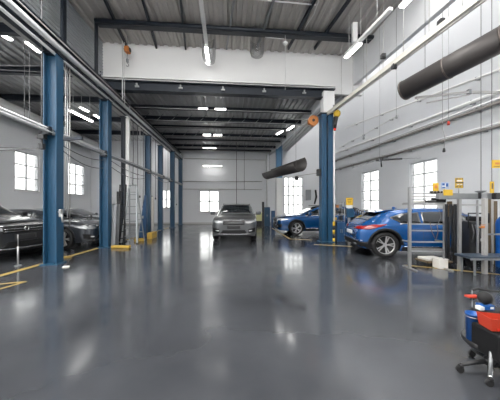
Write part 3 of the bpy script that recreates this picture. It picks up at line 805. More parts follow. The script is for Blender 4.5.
for (x0, y0, x1, y1, Y, lab) in ((198, 109, 208, 109, 10.85, 'left lamp of the front pair under the low roof'), (215, 109.3, 226, 109.3, 10.85, 'right lamp of the front pair under the low roof'),
      (203, 134.8, 211, 134.8, 14.7, 'left lamp of the second pair under the low roof'), (213.5, 135, 222, 135, 14.7, 'right lamp of the second pair under the low roof'),
      (203, 148, 216, 148, 18.3, 'single short lamp deep under the low roof'), (203, 166, 222, 166, 19.2, 'lowest lamp, hanging in front of the far wall')):
    lamp('lit tube ' + lab, P(x0, y0, Y), P(x1, y1, Y), LZ-.03, w=.10)
lamp('lit tube lamp slanting by the right wall, left one of two behind the bulkhead', P(282.5, 131, 13.6), P(276.8, 134.5, 14.4), LZ-.03, w=.10)
lamp('lit tube lamp slanting by the right wall, right one of two behind the bulkhead', P(293.5, 126, 12.6), P(287.3, 130.3, 13.3), LZ-.03, w=.10)
for (x0, y0, x1, y1, Y0, Y1, lab) in ((-4, 31, 12, 40.5, 6.9, 7.3, 'highest lamp at the left edge of the picture'), (26.5, 42, 40, 52.5, 7.0, 7.5, 'lamp left of the first blue column top'),
       (80.5, 107.5, 88, 111.5, 11.0, 11.8, 'upper short lamp seen between the first two blue columns'), (70, 110.5, 92, 121.5, 9.6, 11.4, 'long lamp seen between the first two blue columns'), (94.5, 115, 101, 119, 12.3, 13.2, 'lamp seen just left of the second blue column')):
    lamp('lit tube ' + lab, P(x0, y0, Y0), P(x1, y1, Y1), 6.4)

# ------------------------------------------------------------------ big ducts
DUCTB = mat('duct_band', (.12, .10, .09), .45, metal=.4)
def duct(label, a, b, r, m=DUCT, bands=(), mount=None):
    a = Vector(a); b = Vector(b); root = T('duct', label, 'duct', a)
    d = (b-a).normalized()
    u = d.cross(Vector((0, 0, 1))).normalized(); w = u.cross(d)
    mb = MB(); n = 36; L = [(0, r*.93), (0, r), (.05, r)]
    ring = lambda p, q: [p + (u*math.cos(2*PI*k/n) + w*math.sin(2*PI*k/n))*q for k in range(n)]
    rg = [ring(a + d*.35, r*.93), ring(a, r*.93), ring(a, r), ring(b, r), ring(b, r*.93), ring(b - d*.3, r*.93)]
    vs = [q for g in rg for q in g]; fs = [(i*n+k, i*n+(k+1) % n, (i+1)*n+(k+1) % n, (i+1)*n+k) for i in range(5) for k in range(n)]
    mb.add(vs, fs, True); mb.add(rg[0], [list(range(n))]); mb.add(rg[5], [list(range(n))]); mb.build('tube', m, root, world=True)
    for t in bands:
        q = a + d*t; MB().cyl(q - d*.015, q + d*.015, r+.008, n=36).build('band', DUCTB if m is DUCT else WHITE, root, world=True)
    return root, a, b, d
a = P(403.5, 91, 6.1); b = P(540, 19, 4.05)
r, a, b, d = duct('large dark round duct hanging at the upper right, open at its near-wall end', a, b, .228, bands=(.03, .95, 1.85))
for t in (.5, 1.9, 2.9):
    q = a + d*t; MB().cyl(q + Vector((0, 0, .22)), Vector((q.x, q.y, HZ-.02 if q.x < 4.3+.14*(8.8-q.y) else 11.0)), .006, n=6).build('hanger', CABLE, r, world=True)
q = P(430, 97, 6.1); wq = P(469, 92, 6.9)
MB().bar(q + Vector((-.35, 0, -.02)), wq, .05, .05).build('support_arm', PIPEG, r, world=True)
MB().bar(q + Vector((-.0, .1, -.10)), wq + Vector((.0, 0, -.08)), .03, .03).build('support_arm', PIPEG, r, world=True)
MB().bar(wq, Vector((rw(7.1), 7.1, wq.z+.05)), .05, .06).build('support_arm', PIPEG, r, world=True)
MB().box(wq, (.09, .08, .14), bev=.01).build('end_bracket', STEELG, r, world=True)
# far dark scoop duct
a = P(300, 163, 11.6); b = P(267, 173.5, 14.6)
root = T('duct', 'dark trough-shaped duct in front of the far right blue column', 'duct', a)
d = (b-a).normalized(); u = d.cross(Vector((0, 0, 1))).normalized(); w = u.cross(d); n = 14
rg = []
for p, q, e in ((a, .40, 0), (b, .34, 0)):
    for rr_ in (q, q-.02): rg.append([p + (u*math.cos(PI*1.05+2*PI*.62*k/n-.1) + w*math.sin(PI*1.05+2*PI*.62*k/n-.1))*rr_ for k in range(n+1)])
vs = [q for g in rg for q in g]; m = n+1; fs = []
for k in range(n): fs += [(k, k+1, 2*m+k+1, 2*m+k), (m+k, m+k+1, 3*m+k+1, 3*m+k), (k, k+1, m+k+1, m+k), (2*m+k, 2*m+k+1, 3*m+k+1, 3*m+k)]
fs += [(0, m, 3*m, 2*m), (n, m+n, 3*m+n, 2*m+n)]
MB().add(vs, fs, True).build('trough', DUCT, root, world=True)
for t in (.1, .5, .9):
    q = a.lerp(b, t); MB().cyl(q + Vector((0, 0, -.2)), Vector((q.x, q.y, LZ-.02)), .008, n=6).build('hanger', CABLE, root, world=True)
MB().box(b - d*.1 + Vector((0, 0, -.1)), (.25, .3, .34), bev=.04).build('end_box', BLACK, root, world=True)
# white duct along the left wall
a = Vector((lw(2)+.75, 2, 5.75)); b = Vector((lw(19)+.75, 19, 5.75))
r, a, b, d = duct('wide white round duct running high along the left bay wall', a, b, .34, m=WALLB, bands=(2, 5, 8, 11, 14))
for t in (2, 8, 14):
    q = a + d*t; MB().cyl(q + Vector((0, 0, .33)), Vector((q.x, q.y, 6.42)), .01, n=6).build('hanger', CABLE, r, world=True)

# ------------------------------------------------------------------ pipes on the right wall
def W(px, py, off=.12):
    k = (px-250)/F; Y = (8.2+.14*6.65-off)/(k+.14); return P(px, py, Y)
def wallpipe(label, p0, p1, r, m, off=.14, nb=7, cat='pipe', extra=None):
    A = W(*p0, off); B = W(*p1, off); root = T('wall_pipe', label, cat, A)
    MB().tube([A, B], r, 10).build('pipe', m, root, world=True)
    if extra: MB().tube([A + Vector((-.02, 0, extra)), B + Vector((-.02, 0, extra))], r*.6, 8).build('pipe', SILVER, root, world=True)
    for k in range(nb):
        q = A.lerp(B, (k+.5)/nb); MB().box(q + Vector((off/2, 0, 0)), (off+.05, .05, r*2.6)).build('bracket', STEELG, root, world=True)
    return root, A, B
wallpipe('upper of the two long pipes along the right wall', (318, 167), (512, 97.5), .055, PIPED, extra=.11)
wallpipe('lower of the two long pipes along the right wall, just above the windows', (334, 170.3), (512, 122.5), .05, PIPED, extra=.09)
wallpipe('short thin pipe high on the right wall, above the two long ones', (338, 148.5), (399, 115), .025, WHITE, nb=5)
wallpipe('broad white conduit band high on the right wall', (336, 153), (520, 84), .06, WHITE, nb=4)
wallpipe('faint white conduit high on the right wall behind the dark duct', (345, 128), (520, 62), .04, WHITE, nb=4)
# arm with black clamp by the lower pipe, hung on a wire
YA = 8.1
r = T('swing_arm', 'thin dark arm with a black hub hanging on a wire just below the wall pipes', 'arm', P(381, 160, YA))
MB().bar(P(376, 160.5, YA), P(402, 158.8, YA), .04, .05).build('hub_bar', BLACK, r, world=True)
MB().tube([P(402, 158.8, YA), P(421, 158, YA)], .009).build('rod', STEELG, r, world=True)
MB().tube([P(376, 160.5, YA), P(352, 168, YA)], .011).build('rod', STEELG, r, world=True)
MB().box(P(381, 159.5, YA), (.12, .10, .10), bev=.03).build('hub', BLACK, r, world=True)
MB().cyl(P(381, 160, YA), P(381.5, 167, YA), .022).build('pin', BLACK, r, world=True)

# ------------------------------------------------------------------ hanging wires and cables
def ceilz(x, y):
    if x < -5.28: return 6.40
    if y < 9.6 + .087*x: return 7.44 if x < 4.3 + .14*(8.8-y) else 11.0
    return 5.89 if x < rcol(y) else 11.0
def pipeY(px): return 4.483/((250-px)/250 - .0486)
def wire(label, pts, r=.006, m=CABLE, cat='cable', g=None, name='cable', weight=None, top=True):
    pts = [Vector(p) for p in pts]
    if top and (pts[0]-pts[1]).xy.length < .06*abs(pts[0].z-pts[1].z):
        z = top if top is not True else ceilz(pts[0].x, pts[0].y)
        if z > pts[0].z: pts = [Vector((pts[0].x, pts[0].y, z))] + pts
        else: pts[0].z = z
    o = MB(); o.tube(pts, r, 6)
    if weight is None: return tag(o.build(name, m), label, cat, g)
    root = T(name, label, cat, pts[-1], 0, g); o.build('line', m, root, world=True)
    q = Vector(pts[-1]); MB().lathe([(0, .03), (.02, .02), (.035, -.05), (.03, -.08), (0, -.085)], q, 12).build('plug', weight, root, world=True)
    return root
wire('cable dropping from the duct arm to the lower wall pipe', [P(442.5, 97, 6.4), P(442.5, 128, 6.4), P(445, 138, 6.4), P(444, 149, 6.4)], .008, WIREG, weight=BLACK)
wire('second drop cable beside the duct arm, red plug at its end', [P(448.5, 96, 6.45), P(448.5, 122, 6.45)], .006, WIREG, weight=RED)
wire('thin vertical wire above the steel rack, under a small ceiling hook', [P(481, 150, 6.6), P(481, 193, 6.6)], .008, weight=BLACK)
wire('hanging wire holding the slim yellow tag over the rack', [P(491.8, 92, 5.4), P(491.8, 181.5, 5.4)], .007)
for (px, y0, y1, Y) in ((363.5, 80, 137, 8.4), (379.5, 60, 159, 8.1), (396.5, 92, 116, 7.6)):
    wire('thin drop wire hanging against the right wall', [P(px, y0-20, Y), P(px, y1, Y)], .004, WIREG, g='thin wires by the right wall', weight=STEELG)
wire('white conduit hanging from the high roof left of the orange hoist', [P(122.5, 14, 9.0), P(122.5, 100, 9.0)], .022, CABLEW, 'conduit', name='conduit')
wire('second thinner wire beside the white conduit by the orange hoist', [P(124.6, 14, 9.05), P(124.6, 108, 9.05)], .01, CABLEW, 'cable')
wire('long vertical pipe hanging before the far wall above the silver car', [P(236.5, 130, 17.5), P(236.5, 204, 17.5)], .022, CABLE, 'pipe', name='drop_pipe')
wire('shorter vertical pipe right of the long one above the silver car', [P(244.3, 130, 17.6), P(244.3, 190, 17.6)], .016, CABLE, 'pipe', name='drop_pipe')
for (p0, p1, lab) in (((182, 181.5), (262, 181.5), 'upper horizontal pipe across the far wall'), ((182, 189), (262, 189.5), 'lower horizontal pipe across the far wall'), ((184, 158.5), (266, 160), 'white pipe high across the far wall')):
    A = far(*p0, .06); B = far(*p1, .06); tag(MB().tube([A, B], .028, 8).build('wall_pipe', PIPEG), lab, 'pipe')
tag(MB().tube([far(267, 219, .1), far(267, 153, .1), P(270.5, 147.5, 19.4), P(283, 136, 17.0)], .05, 8).build('wall_pipe', WHITE), 'white pipe rising in the far right corner and bending forward under the roof', 'pipe')
# sagging cables on the left
for i, (p0, p1, s_) in enumerate((((-8, 128, 5.2), (46, 149, 6.0), .12), ((-8, 134, 5.6), (44, 148, 6.1), .3), ((62, 145, 6.2), (103, 160, 8.5), .1), ((62, 150, 6.2), (103, 168, 8.5), .14), ((-8, 52, 6.4), (42, 66, 6.4), .14),
        ((-8, 60, 6.5), (42, 72, 6.6), .08), ((110, 160, 8.7), (146, 176, 12.3), .12), ((110, 166, 8.7), (146, 178, 12.3), .2), ((150, 172, 12.8), (170, 182, 16), .2))):
    w_ = wire(('sagging dark cable slung towards the left columns', 'sagging grey cable slung between two left columns')[i in (2, 3, 6, 7, 8)], sag(Vector((lw(5.5)+.03, 5.5, min(P(*p0).z+.3, 5.0))) if p0[0] < 0 else P(*p0), P(*p1), s_), .012, g=('dark cables left of the first column', 'cables slung between the left columns')[i in (2, 3, 6, 7, 8)])
for px in (24.5, 29.5):
    wire('thin wire dropping from the left bay roof to the service rail', [P(px, 45, 6.9), P(px, 122, 6.6)] if px < 27 else [P(px, 95, 6.4), P(px, 121, 6.4), P(41, 123, 6.0)], .008, g='thin wires above the service rail')
# bundled vertical hoses just right of the first column
for k, px in enumerate((65.5, 67.5, 69.8)):
    wire('pale vertical hose hanging beside the first blue column', [P(px, 62+k, pipeY(px)), P(px, 210+k*8, pipeY(px))], .014, (CABLEW, SILVER, PIPEG)[k], 'hose', 'hoses beside the first blue column', 'hose', top=5.13)
wire('thin vertical chain of the nearest column, on its left edge', [P(41.8, 50, 5.75), P(41.8, 133, 5.75)], .016, CABLE, 'chain', name='chain')
# ------------------------------------------------------------------ floor lines
def stripe(label, pts, w=.14):
    mb = MB()
    for p, q in zip(pts[:-1], pts[1:]):
        p = Vector(p); q = Vector(q); mb.bar(p + Vector((0, 0, .0015)), q + Vector((0, 0, .0015)), w, .003)
    return tag(mb.build('floor_line', YELL), label, 'floor marking')
stripe('long yellow floor line running past the feet of the left columns', [(-5.03, 2.6, 0), (-5.08, 8.2, 0), (-5.30, 17.5, 0)])
stripe('yellow floor corner mark at the left edge, nearest the viewer', [G(-12, 285.3), G(26, 281.5), G(-14, 293)], .06)
stripe('yellow floor line beside the double blue column', [G(314, 244.5), G(352, 246.5)], .12)
stripe('yellow floor line in front of the near blue car, under the steel rack', [G(404, 265), G(500, 274.5)], .10)
stripe('yellow floor line under the nose of the far blue car', [G(272, 228), G(290, 239), G(312, 240)], .10)

# yellow stops and guards at the column feet
def stop(label, px0, py0, px1, py1, h, m=WORN, w=.16):
    a, b = G(px0, py0), G(px1, py1); mb = MB(); d = (b-a); L = d.length; ang = math.atan2(d.y, d.x); c = (a+b)/2
    mb.box(c + Vector((0, 0, h/2)), (L, w, h), rz=ang, bev=.02)
    return tag(mb.build('floor_stop', m), label, 'floor stop')
stop('long low yellow stop in front of the stepladder and dark ladder', 112, 248, 130, 248, .09)
stop('short yellow stop just behind the feet of the stepladder', 134, 241.5, 144, 241, .12)
stop('yellow guard block at the foot of the third left column', 149.5, 239.0, 154.5, 237.0, .26, WORN, .22)
stop('worn low yellow block right of the nearest column foot', 61, 258.5, 72, 257.2, .05, YELL, .10)

# ------------------------------------------------------------------ ladders
def stepladder(label, x, y, rz, h, w0, w1, sp, m=ALU, n=8):
    r = T('stepladder', label, 'ladder', (x, y, 0), rz)
    f = lambda t, s: Vector((s*(w0 + (w1-w0)*t)/2, -sp*(1-t), h*t))
    g = lambda t, s: Vector((s*(w0*1.0 + (w1-w0)*t)/2, sp*(1-t), h*t))
    for s in (-1, 1):
        MB().bar(f(0, s), f(1, s), .05, .07).build('front_rail', m, r); MB().bar(g(0, s), g(1, s), .035, .04).build('rear_rail', m, r)
        MB().box(f(0, s) + Vector((0, 0, .02)), (.06, .08, .05)).build('rubber_foot', BLACK, r)
        MB().bar(f(.4, s), g(.4, s), .012, .02).build('spreader', m, r)
    for k in range(1, n): MB().box((f(k/n, -1)+f(k/n, 1))/2, ((f(k/n, 1)-f(k/n, -1)).x, .09, .025)).build('step', m, r)
    for k in (1, 3, 5): MB().bar(g(k/6, -1), g(k/6, 1), .02, .025).build('rear_brace', m, r)
    MB().box((0, 0, h), (w1+.06, .14, .04), bev=.01).build('top_cap', m, r)
    return r
stepladder('silver aluminium stepladder standing open between two left columns', ctr(133.2, 9.72), 9.72, .1, 2.22, .58, .26, .42, LADDER)
# dark straight ladder and leaning boards
r = T('ladder', 'dark straight ladder leaning just left of the silver stepladder', 'ladder', (ctr(121, 9.08), 9.08, 0))
for s in (-1, 1):
    MB().bar((s*.15, -.12, 0), (s*.11, .15, 2.2), .03, .05).build('side_rail', RIMD, r)
for k in range(1, 9): MB().bar((-.14, -.12+.27*k/9, 2.2*k/9), (.14, -.12+.27*k/9, 2.2*k/9), .03, .03).build('rung', RIMD, r)
tag(MB().box((ctr(115.5, 8.7), 8.7, .74), (.15, .24, 1.48), rx=-.06, bev=.01).build('leaning_panel', STEELG), 'narrow grey panel standing upright right of the second left column', 'panel')
tag(MB().box((ctr(120.5, 10.2), 10.2, 1.0), (.26, .12, 2.0), bev=.01).build('dark_board', BLACK), 'tall black board standing behind the dark ladder', 'board')
r = T('hose_stand', 'dark blue wedge-shaped stand left of the third blue column', 'stand', (ctr(143.5, 11.6), 11.6, 0))
MB().add([(-.16, -.14, 0), (.16, -.14, 0), (.16, .14, 0), (-.16, .14, 0), (.06, -.05, 1.9), (.15, -.05, 1.9), (.15, .05, 1.9), (.06, .05, 1.9)], [(0, 3, 2, 1), (4, 5, 6, 7), (0, 1, 5, 4), (1, 2, 6, 5), (2, 3, 7, 6), (3, 0, 4, 7)]).build('body', CABBLUE, r)
MB().box((0, -.12, .9), (.1, .05, .12)).build('handle', ALU, r)
tag(MB().box((ctr(127.5, 10.3), 10.3, 3.9), (.17, .12, 3.5)).build('wall_post', WHITE), 'broad pale hanging post right of the slim dark blue post', 'post')
for px, Y, y0, y1 in ((133, 10.1, 120, 184), (137.5, 10.5, 124, 205), (140, 10.7, 128, 196), (143.2, 11.2, 130, 206)):
    Y = pipeY(px)
    wire('thin hose hanging above the stepladder', [P(px, y0+4, Y), P(px+.3, (y0+y1)/2, Y), P(px-.2, y1, Y)], .014, (CABLEW, CABLE)[int(px) % 2], 'hose', 'hoses above the stepladder', 'hose', weight=BLACK, top=5.11)
for k, (px, Y) in enumerate(((152, 12.9), (155.5, 13.6), (165, 15.3), (168, 16.0), (176.5, 17.2))):
    Y = pipeY(px)
    wire('thin hose hanging from the crane beam between the rear left columns', [P(px, 160, Y), P(px, 196+2*k, Y)], .014, (CABLEW, CABLE)[k % 2], 'hose', 'hoses between the rear left columns', 'hose', weight=STEELD, top=5.11)
tag(MB().box((ctr(152.2, 13.1), 13.1, .95), (.12, .2, 1.9), bev=.02).build('tall_cabinet', CONC), 'narrow cream cabinet just right of the third left column', 'cabinet')
# barrier post before the black car
r = T('barrier_post', 'slim pale barrier post in front of the black car', 'post', G(18, 266))
MB().cyl((0, 0, 0), (0, 0, .46), .018, n=12).build('pole', ALU, r); MB().cyl((0, 0, 0), (0, 0, .02), .07, n=16).build('foot', STEELG, r)
MB().cyl((0, 0, .46), (0, 0, .74), .006, n=8).build('tip', ALU, r)
tag(MB().box(G(66, 267.2) + Vector((0, 0, .012)), (.13, .10, .024), rz=.3, bev=.01).build('paper_scrap', CONC), 'small white scrap lying on the floor right of the nearest column', 'scrap')
MBb = MB(); q = P(61, 213, 5.9); MBb.bar(q, q + Vector((-.13, .08, .03)), .02, .02); MBb.box(q, (.06, .08, .18), bev=.01); MBb.tube([q, q + Vector((.06, -.05, -.10)), q + Vector((.07, -.04, -.22))], .02)
r = MBb.build('spray_gun', ALU); tag(r, 'silver nozzle hooked on the right edge of the nearest column', 'nozzle')

# ------------------------------------------------------------------ hoists
def hoist(label, p, m, mz, hookz, top):
    r = T('hoist', label, 'hoist', p)
    p = Vector(p)
    MB().box(p, (.16, .22, .20), bev=.03).build('motor_case', m, r, world=True)
    MB().cyl(p + Vector((-.10, 0, 0)), p + Vector((.10, 0, 0)), .07, n=18).build('drum', mz, r, world=True)
    MB().cyl(p + Vector((0, 0, .1)), Vector((p.x, p.y, top)), .02, n=8).build('hanger', STEELG, r, world=True)
    MB().cyl(p + Vector((0, 0, -.1)), p + Vector((0, 0, hookz*.55)), .009, n=8).build('chain', CABLE, r, world=True)
    MB().box(p + Vector((0, 0, hookz*.62)), (.09, .08, .13), bev=.02).build('hook_block', STEELG, r, world=True)
    pts = [p + Vector((.0, 0, hookz*.7))] + [p + Vector((.045*math.sin(t), 0, hookz*.86 - .05*math.cos(t)*-1)) for t in [PI*k/8 for k in range(0, 12)]]
    MB().tube(pts, .013).build('hook', STEELG, r, world=True)
    return r
hoist('orange chain hoist with a steel hook in front of the white bulkhead', P(127.5, 50, 8.9), HOOK, BLACK, -.62, HZ-.05)
r = T('hoist', 'yellow hoist with a dark tapered body at the top of the double blue column', 'hoist', P(337, 113.5, 9.4))
q = P(337, 113.5, 9.4)
MB().lathe([(0, .12), (.07, .115), (.12, .06), (.13, 0), (.12, -.06), (.08, -.12), (0, -.13)], q, 20).build('yellow_case', YEL, r, world=True)
MB().bar(q + Vector((0, 0, .1)), q + Vector((-.10, .1, .35)), .04, .05).build('hanger', STEELG, r, world=True)
MB().cyl(P(335.8, 117, 9.4), P(334.8, 128.5, 9.4), .09, .05, 14).build('tapered_body', BLACK, r, world=True)
MB().cyl(P(334.8, 128.3, 9.4), P(334.8, 130.5, 9.4), .045, n=12).build('red_tip', RED, r, world=True)
tag(MB().tube([P(334, 118, 9.75), P(334.3, 238, 9.75)], .035).build('white_pipe', WHITE), 'white vertical pipe just right of the double blue column', 'pipe')
r = T('cable_reel', 'orange round cable reel on a thin arm left of the double blue column', 'reel', P(313, 121, 10.6))
q = P(313, 121, 10.6)
MB().cyl(q + Vector((0, -.08, 0)), q + Vector((0, .08, 0)), .19, n=28).build('drum', HOOK, r, world=True)
for s in (-1, 1): MB().cyl(q + Vector((0, s*.10, 0)), q + Vector((0, s*.085, 0)), .21, n=28).build('flange', HOOK, r, world=True)
MB().cyl(q + Vector((0, -.115, 0)), q + Vector((0, .115, 0)), .06, n=14).build('hub', BLACK, r, world=True)
for y_ in (119.5, 125.5): MB().tube([P(311, y_, 10.6), P(294, y_, 11.0)], .015).build('arm', PIPEG, r, world=True)
MB().bar(q, Vector((rcol(10.6), 10.6, q.z+.05)), .05, .05).build('bracket', STEELG, r, world=True)
# box and lamp on the left side of the double column
tag(MB().box(P(318.6, 172.5, 9.75), (.14, .16, .26), bev=.02).build('junction_box', BLACK), 'small black box clamped on the left side of the double blue column', 'box')
tag(MB().lathe([(0, .10), (.06, .08), (.1, 0), (.09, -.08), (0, -.11)], P(296.5, 178, 11.2), 16).build('hanging_lamp_head', BLACK), 'small round black head at the end of a thin arm before the far window', 'lamp head')
A = P(296.5, 176, 11.2); tag(MB().tube([A, P(318, 173, 9.8)], .014).build('thin_arm', PIPEG), 'thin arm from the double blue column to the round black head', 'arm')

# ceiling devices
def globe(label, px, y0, y1, r_, Y):
    t = P(px, y0, Y); b = P(px, y1, Y); root = T('clear_shade', label, 'shade', t); h = t.z-b.z
    MB().lathe([(r_*.80, 0), (r_*.95, -.03), (r_, -h*.3), (r_, -h*.75), (r_*.85, -h*.93), (r_*.4, -h), (0.001, -h)], t, 28).build('globe', FROST, root, world=True)
    MB().cyl(t + Vector((0, 0, -.01)), t + Vector((0, 0, .05)), r_*.82, n=24).build('collar', STEELG, root, world=True)
    MB().cyl(t + Vector((0, 0, .05)), Vector((t.x, t.y, HZ-.02)), .012, n=8).build('stem', STEELG, root, world=True)
    return root
globe('cloudy clear glass shade hanging in the middle behind the navy beam', 257, 34, 57, .26, 9.1)
globe('clear shade around the lit tube of the centre left lamp', 209, 33, 64, .24, 8.95)
r = T('smoke_detector', 'small white ceiling device on a long thin wire right of the cloudy shade', 'detector', P(285.2, 43, 8.6))
q = P(285.2, 43, 8.6)
MB().lathe([(0, .05), (.05, .04), (.09, 0), (.07, -.04), (0, -.06)], q, 18).build('body', WHITE, r, world=True)
MB().tube([P(285.2, 10, 8.6), P(285.2, 90, 8.6)], .008, 6).build('wire', CABLEW, r, world=True)
MB().tube([P(265, 37.5, 8.6), P(284, 39, 8.6)], .016, 6).build('arm', CABLEW, r, world=True)
tag(MB().tube([P(248, -1.5, 7.22), P(266, .5, 7.28), P(316, 5, 7.44)], .018, 8).build('white_conduit', CABLEW), 'thin white conduit crossing the high roof at the top of the picture', 'conduit')
tag(MB().tube([P(320, -4, 7.13), P(314, 14, 7.8), P(305, 28, 8.4), P(301, 41, 9.08)], .016, 8).build('white_conduit', CABLEW), 'thin bent white conduit slanting down the right part of the high roof', 'conduit')
# white post beside slanting lamp
tag(MB().box(P(354.5, 33, 8.0) , (.15, .12, .62)).build('lamp_post_bracket', WHITE), 'short white bracket post crossing the navy beam above the slanting lamp', 'bracket')

# ------------------------------------------------------------------ background right
def cabinet(label, px0, px1, py, Y, h, d, m, name='cabinet', cat='cabinet', handles=True):
    x0, x1 = ctr(px0, Y), ctr(px1, Y); w = x1-x0
    r = T(name, label, cat, ((x0+x1)/2, Y+d/2, 0), .04)
    MB().box((0, 0, h/2), (w, d, h), bev=.012).build('body', m, r)
    for s in (-1, 1): MB().box((s*w/4, -d/2-.008, h*.52), (w/2-.02, .016, h*.9), bev=.005).build('door', m, r)
    if handles:
        for s in (-1, 1): MB().box((s*.03, -d/2-.025, h*.55), (.015, .02, .14)).build('handle', ALU, r)
    return r
cabinet('tall blue cabinet behind the silver car at the right end of the far wall', 264.3, 270, 225, 17.6, 1.33, .4, BLUE)
cabinet('slim blue cabinet right of the taller one near the far wall', 271.5, 275, 224, 16.6, 1.10, .35, CABBLUE)
tag(MB().box((ctr(263, 17.4), 17.3, .85), (.16, .2, 1.7), bev=.02).build('gas_bottle', BLACK), 'narrow dark upright left of the tall far blue cabinet', 'upright')
r = T('machine', 'pale yellow machine on a black base right behind the silver car', 'machine', (ctr(260, 18.6), 18.6, 0))
MB().box((0, 0, .62), (.55, .5, .62), bev=.05).build('housing', mat('pale_yellow', (.62, .62, .30), .5), r); MB().box((0, 0, .155), (.5, .45, .31)).build('base', BLACK, r)
tag(MB().box(far(308.3, 195, .1), (.42, .14, .85), rz=YAW, bev=.01).build('wall_cabinet', STEELG), 'grey electrical cabinet on the far wall right of the tall window', 'wall cabinet')
tag(MB().tube([far(315.5, 190, .15), far(316.5, 197, .2), far(314.5, 204, .15)], .07, 8).build('hanging_hose', BLACK), 'coiled dark hose hung on the far wall beside the grey cabinet', 'hose')
# wire rack by the double column
Y = 10.15
def Q(px, py): return P(px, py, Y)
r = T('wire_rack', 'thin wire tool rack between the double blue column and the yellow sign', 'rack', (ctr(338, Y), Y, 0))
for px in (332.2, 344.6):
    MB().tube([Q(px, 202), Vector((Q(px, 202).x, Y, 0))], .014).build('upright', STEELG, r, world=True)
    MB().tube([Q(px, 202) + Vector((0, .3, 0)), Vector((Q(px, 202).x, Y+.3, 0))], .014).build('upright', STEELG, r, world=True)
for py in (205, 208, 214, 220.5):
    mb = MB(); 
    for k in range(5): mb.tube([Q(332.2, py) + Vector((0, .075*k, 0)), Q(344.6, py) + Vector((0, .075*k, 0))], .007, 6)
    for px in (332.2, 338, 344.6): mb.tube([Q(px, py), Q(px, py) + Vector((0, .3, 0))], .007, 6)
    mb.build('shelf', STEELG, r, world=True)
for px, py, m, h in ((335, 208, STEELD, .16), (338, 208, HOOK, .12), (341.5, 208, STEELG, .14), (335, 214, BROWN, .13), (340, 214, BLACK, .12), (336, 220.5, YEL, .10), (342, 220.5, STEELD, .18)):
    q = Q(px, py) + Vector((0, .14, h/2+.016)); lab = {208: 'top', 214: 'middle', 220.5: 'bottom'}[py]
    tag(MB().box(q, (.11, .16, h), bev=.01).build('tool_box', m), 'small %s box on the %s shelf of the wire rack' % ({'navy_steel': 'navy', 'orange_hoist': 'orange', 'grey_steel': 'grey', 'brown_board': 'brown', 'black_plastic': 'black', 'safety_yellow': 'yellow'}[m.name], lab), 'box', 'small boxes on the wire rack')
cabinet('low navy cabinet at the foot of the wire rack', 337, 345.3, 241, 9.85, .78, .28, CABBLUE)
r = T('fire_post', 'short yellow and black post right of the double blue column', 'post', (ctr(333.6, 9.75), 9.72, 0))
for k in range(5): MB().cyl((0, 0, .16*k), (0, 0, .16*(k+1)), .045, n=12).build('band', (YEL, BLACK)[k % 2], r)
# yellow sign board
Y = 10.3
r = T('sign_board', 'yellow-topped sign board on a pale stand behind the near blue car', 'sign', (ctr(349.3, Y), Y, 0))
MB().box((0, .02, .86), (.10, .03, 1.72)).build('stand', PIPEG, r); MB().box((0, 0, .02), (.4, .3, .04)).build('foot', STEELG, r)
MB().box((0, -.01, 1.60), (.28, .03, .30), bev=.004).build('yellow_panel', YEL, r)
MB().box((0, -.01, 1.38), (.26, .03, .12), bev=.004).build('white_panel', WHITE, r)
MB().box((0, -.06, 1.12), (.28, .14, .36), bev=.02).build('blue_box', BLUE, r)
mk = MB()
for k in range(3): mk.box((-.0, -.028, 1.68-.07*k), (.18-.03*k, .004, .018))
mk.build('marking', STEELD, r)
r = T('tyre_machine', 'black machine with bent arms behind the roof of the near blue car', 'machine', (ctr(357, 10.6), 10.6, 0))
MB().box((0, 0, .5), (.4, .4, 1.0), bev=.04).build('body', BLACK, r)
for k in range(5): MB().tube([(-.1+.07*k, 0, .95), (-.18+.09*k, 0, 1.2), (-.12+.1*k, 0, 1.34-.03*k)], .022).build('arm', BLACK, r)

# ------------------------------------------------------------------ steel rack in front of the near blue car
def post(px, y0, y1, Y, w=.05): 
    x = ctr(px, Y); z1 = CZ+(206-y0)/F*Y; z0 = max(0, CZ+(206-y1)/F*Y); return MB().box((x, Y, (z0+z1)/2), (w, w, z1-z0), bev=.005)
YR = 5.62
r = T('steel_rack', 'open silver steel rack standing before the near blue car', 'rack', (ctr(432, YR), YR, 0))
for px, yt in ((409.6, 187), (443.8, 203)):
    post(px, yt, 269, YR, .058 if px < 420 else .03).build('upright', ALU, r, world=True)
    q = P(px, 206, YR); MB().box((q.x, YR, .015), (.05, .50, .03), bev=.005).build('foot', ALU, r, world=True)
def rail(px0, py0, px1, py1, Y, w, h, nm, m, dy=0): MB().bar(P(px0, py0, Y) + Vector((0, dy, 0)), P(px1, py1, Y) + Vector((0, dy, 0)), w, h).build(nm, m, r, world=True)
rail(410, 193.5, 446, 193.6, YR, .03, .03, 'rail', ALU); rail(410, 196.3, 440, 196.5, YR, .03, .03, 'rail', PIPEG)
rail(410, 204.2, 484, 205.3, YR-.02, .03, .035, 'rail', ALU)
MB().box(P(427, 203, YR) + Vector((0, .13, .0)), (.74, .28, .02)).build('shelf', ALU, r, world=True)
for y_ in (224, 230.5, 241.8): rail(410, y_, 444, y_+.3, YR, .03, .028, 'rail', ALU)
rail(410, 251, 444, 251.3, YR, .03, .03, 'rail', SILVER); rail(410, 249, 444, 249.4, YR, .03, .03, 'rail', ALU)
for px in (409.6, 443.8):
    for y_ in (204, 241.8): q = P(px, y_, YR); MB().bar(q, q + Vector((0, .26, 0)), .025, .03).build('cross_rail', ALU, r, world=True)
rr_ = r
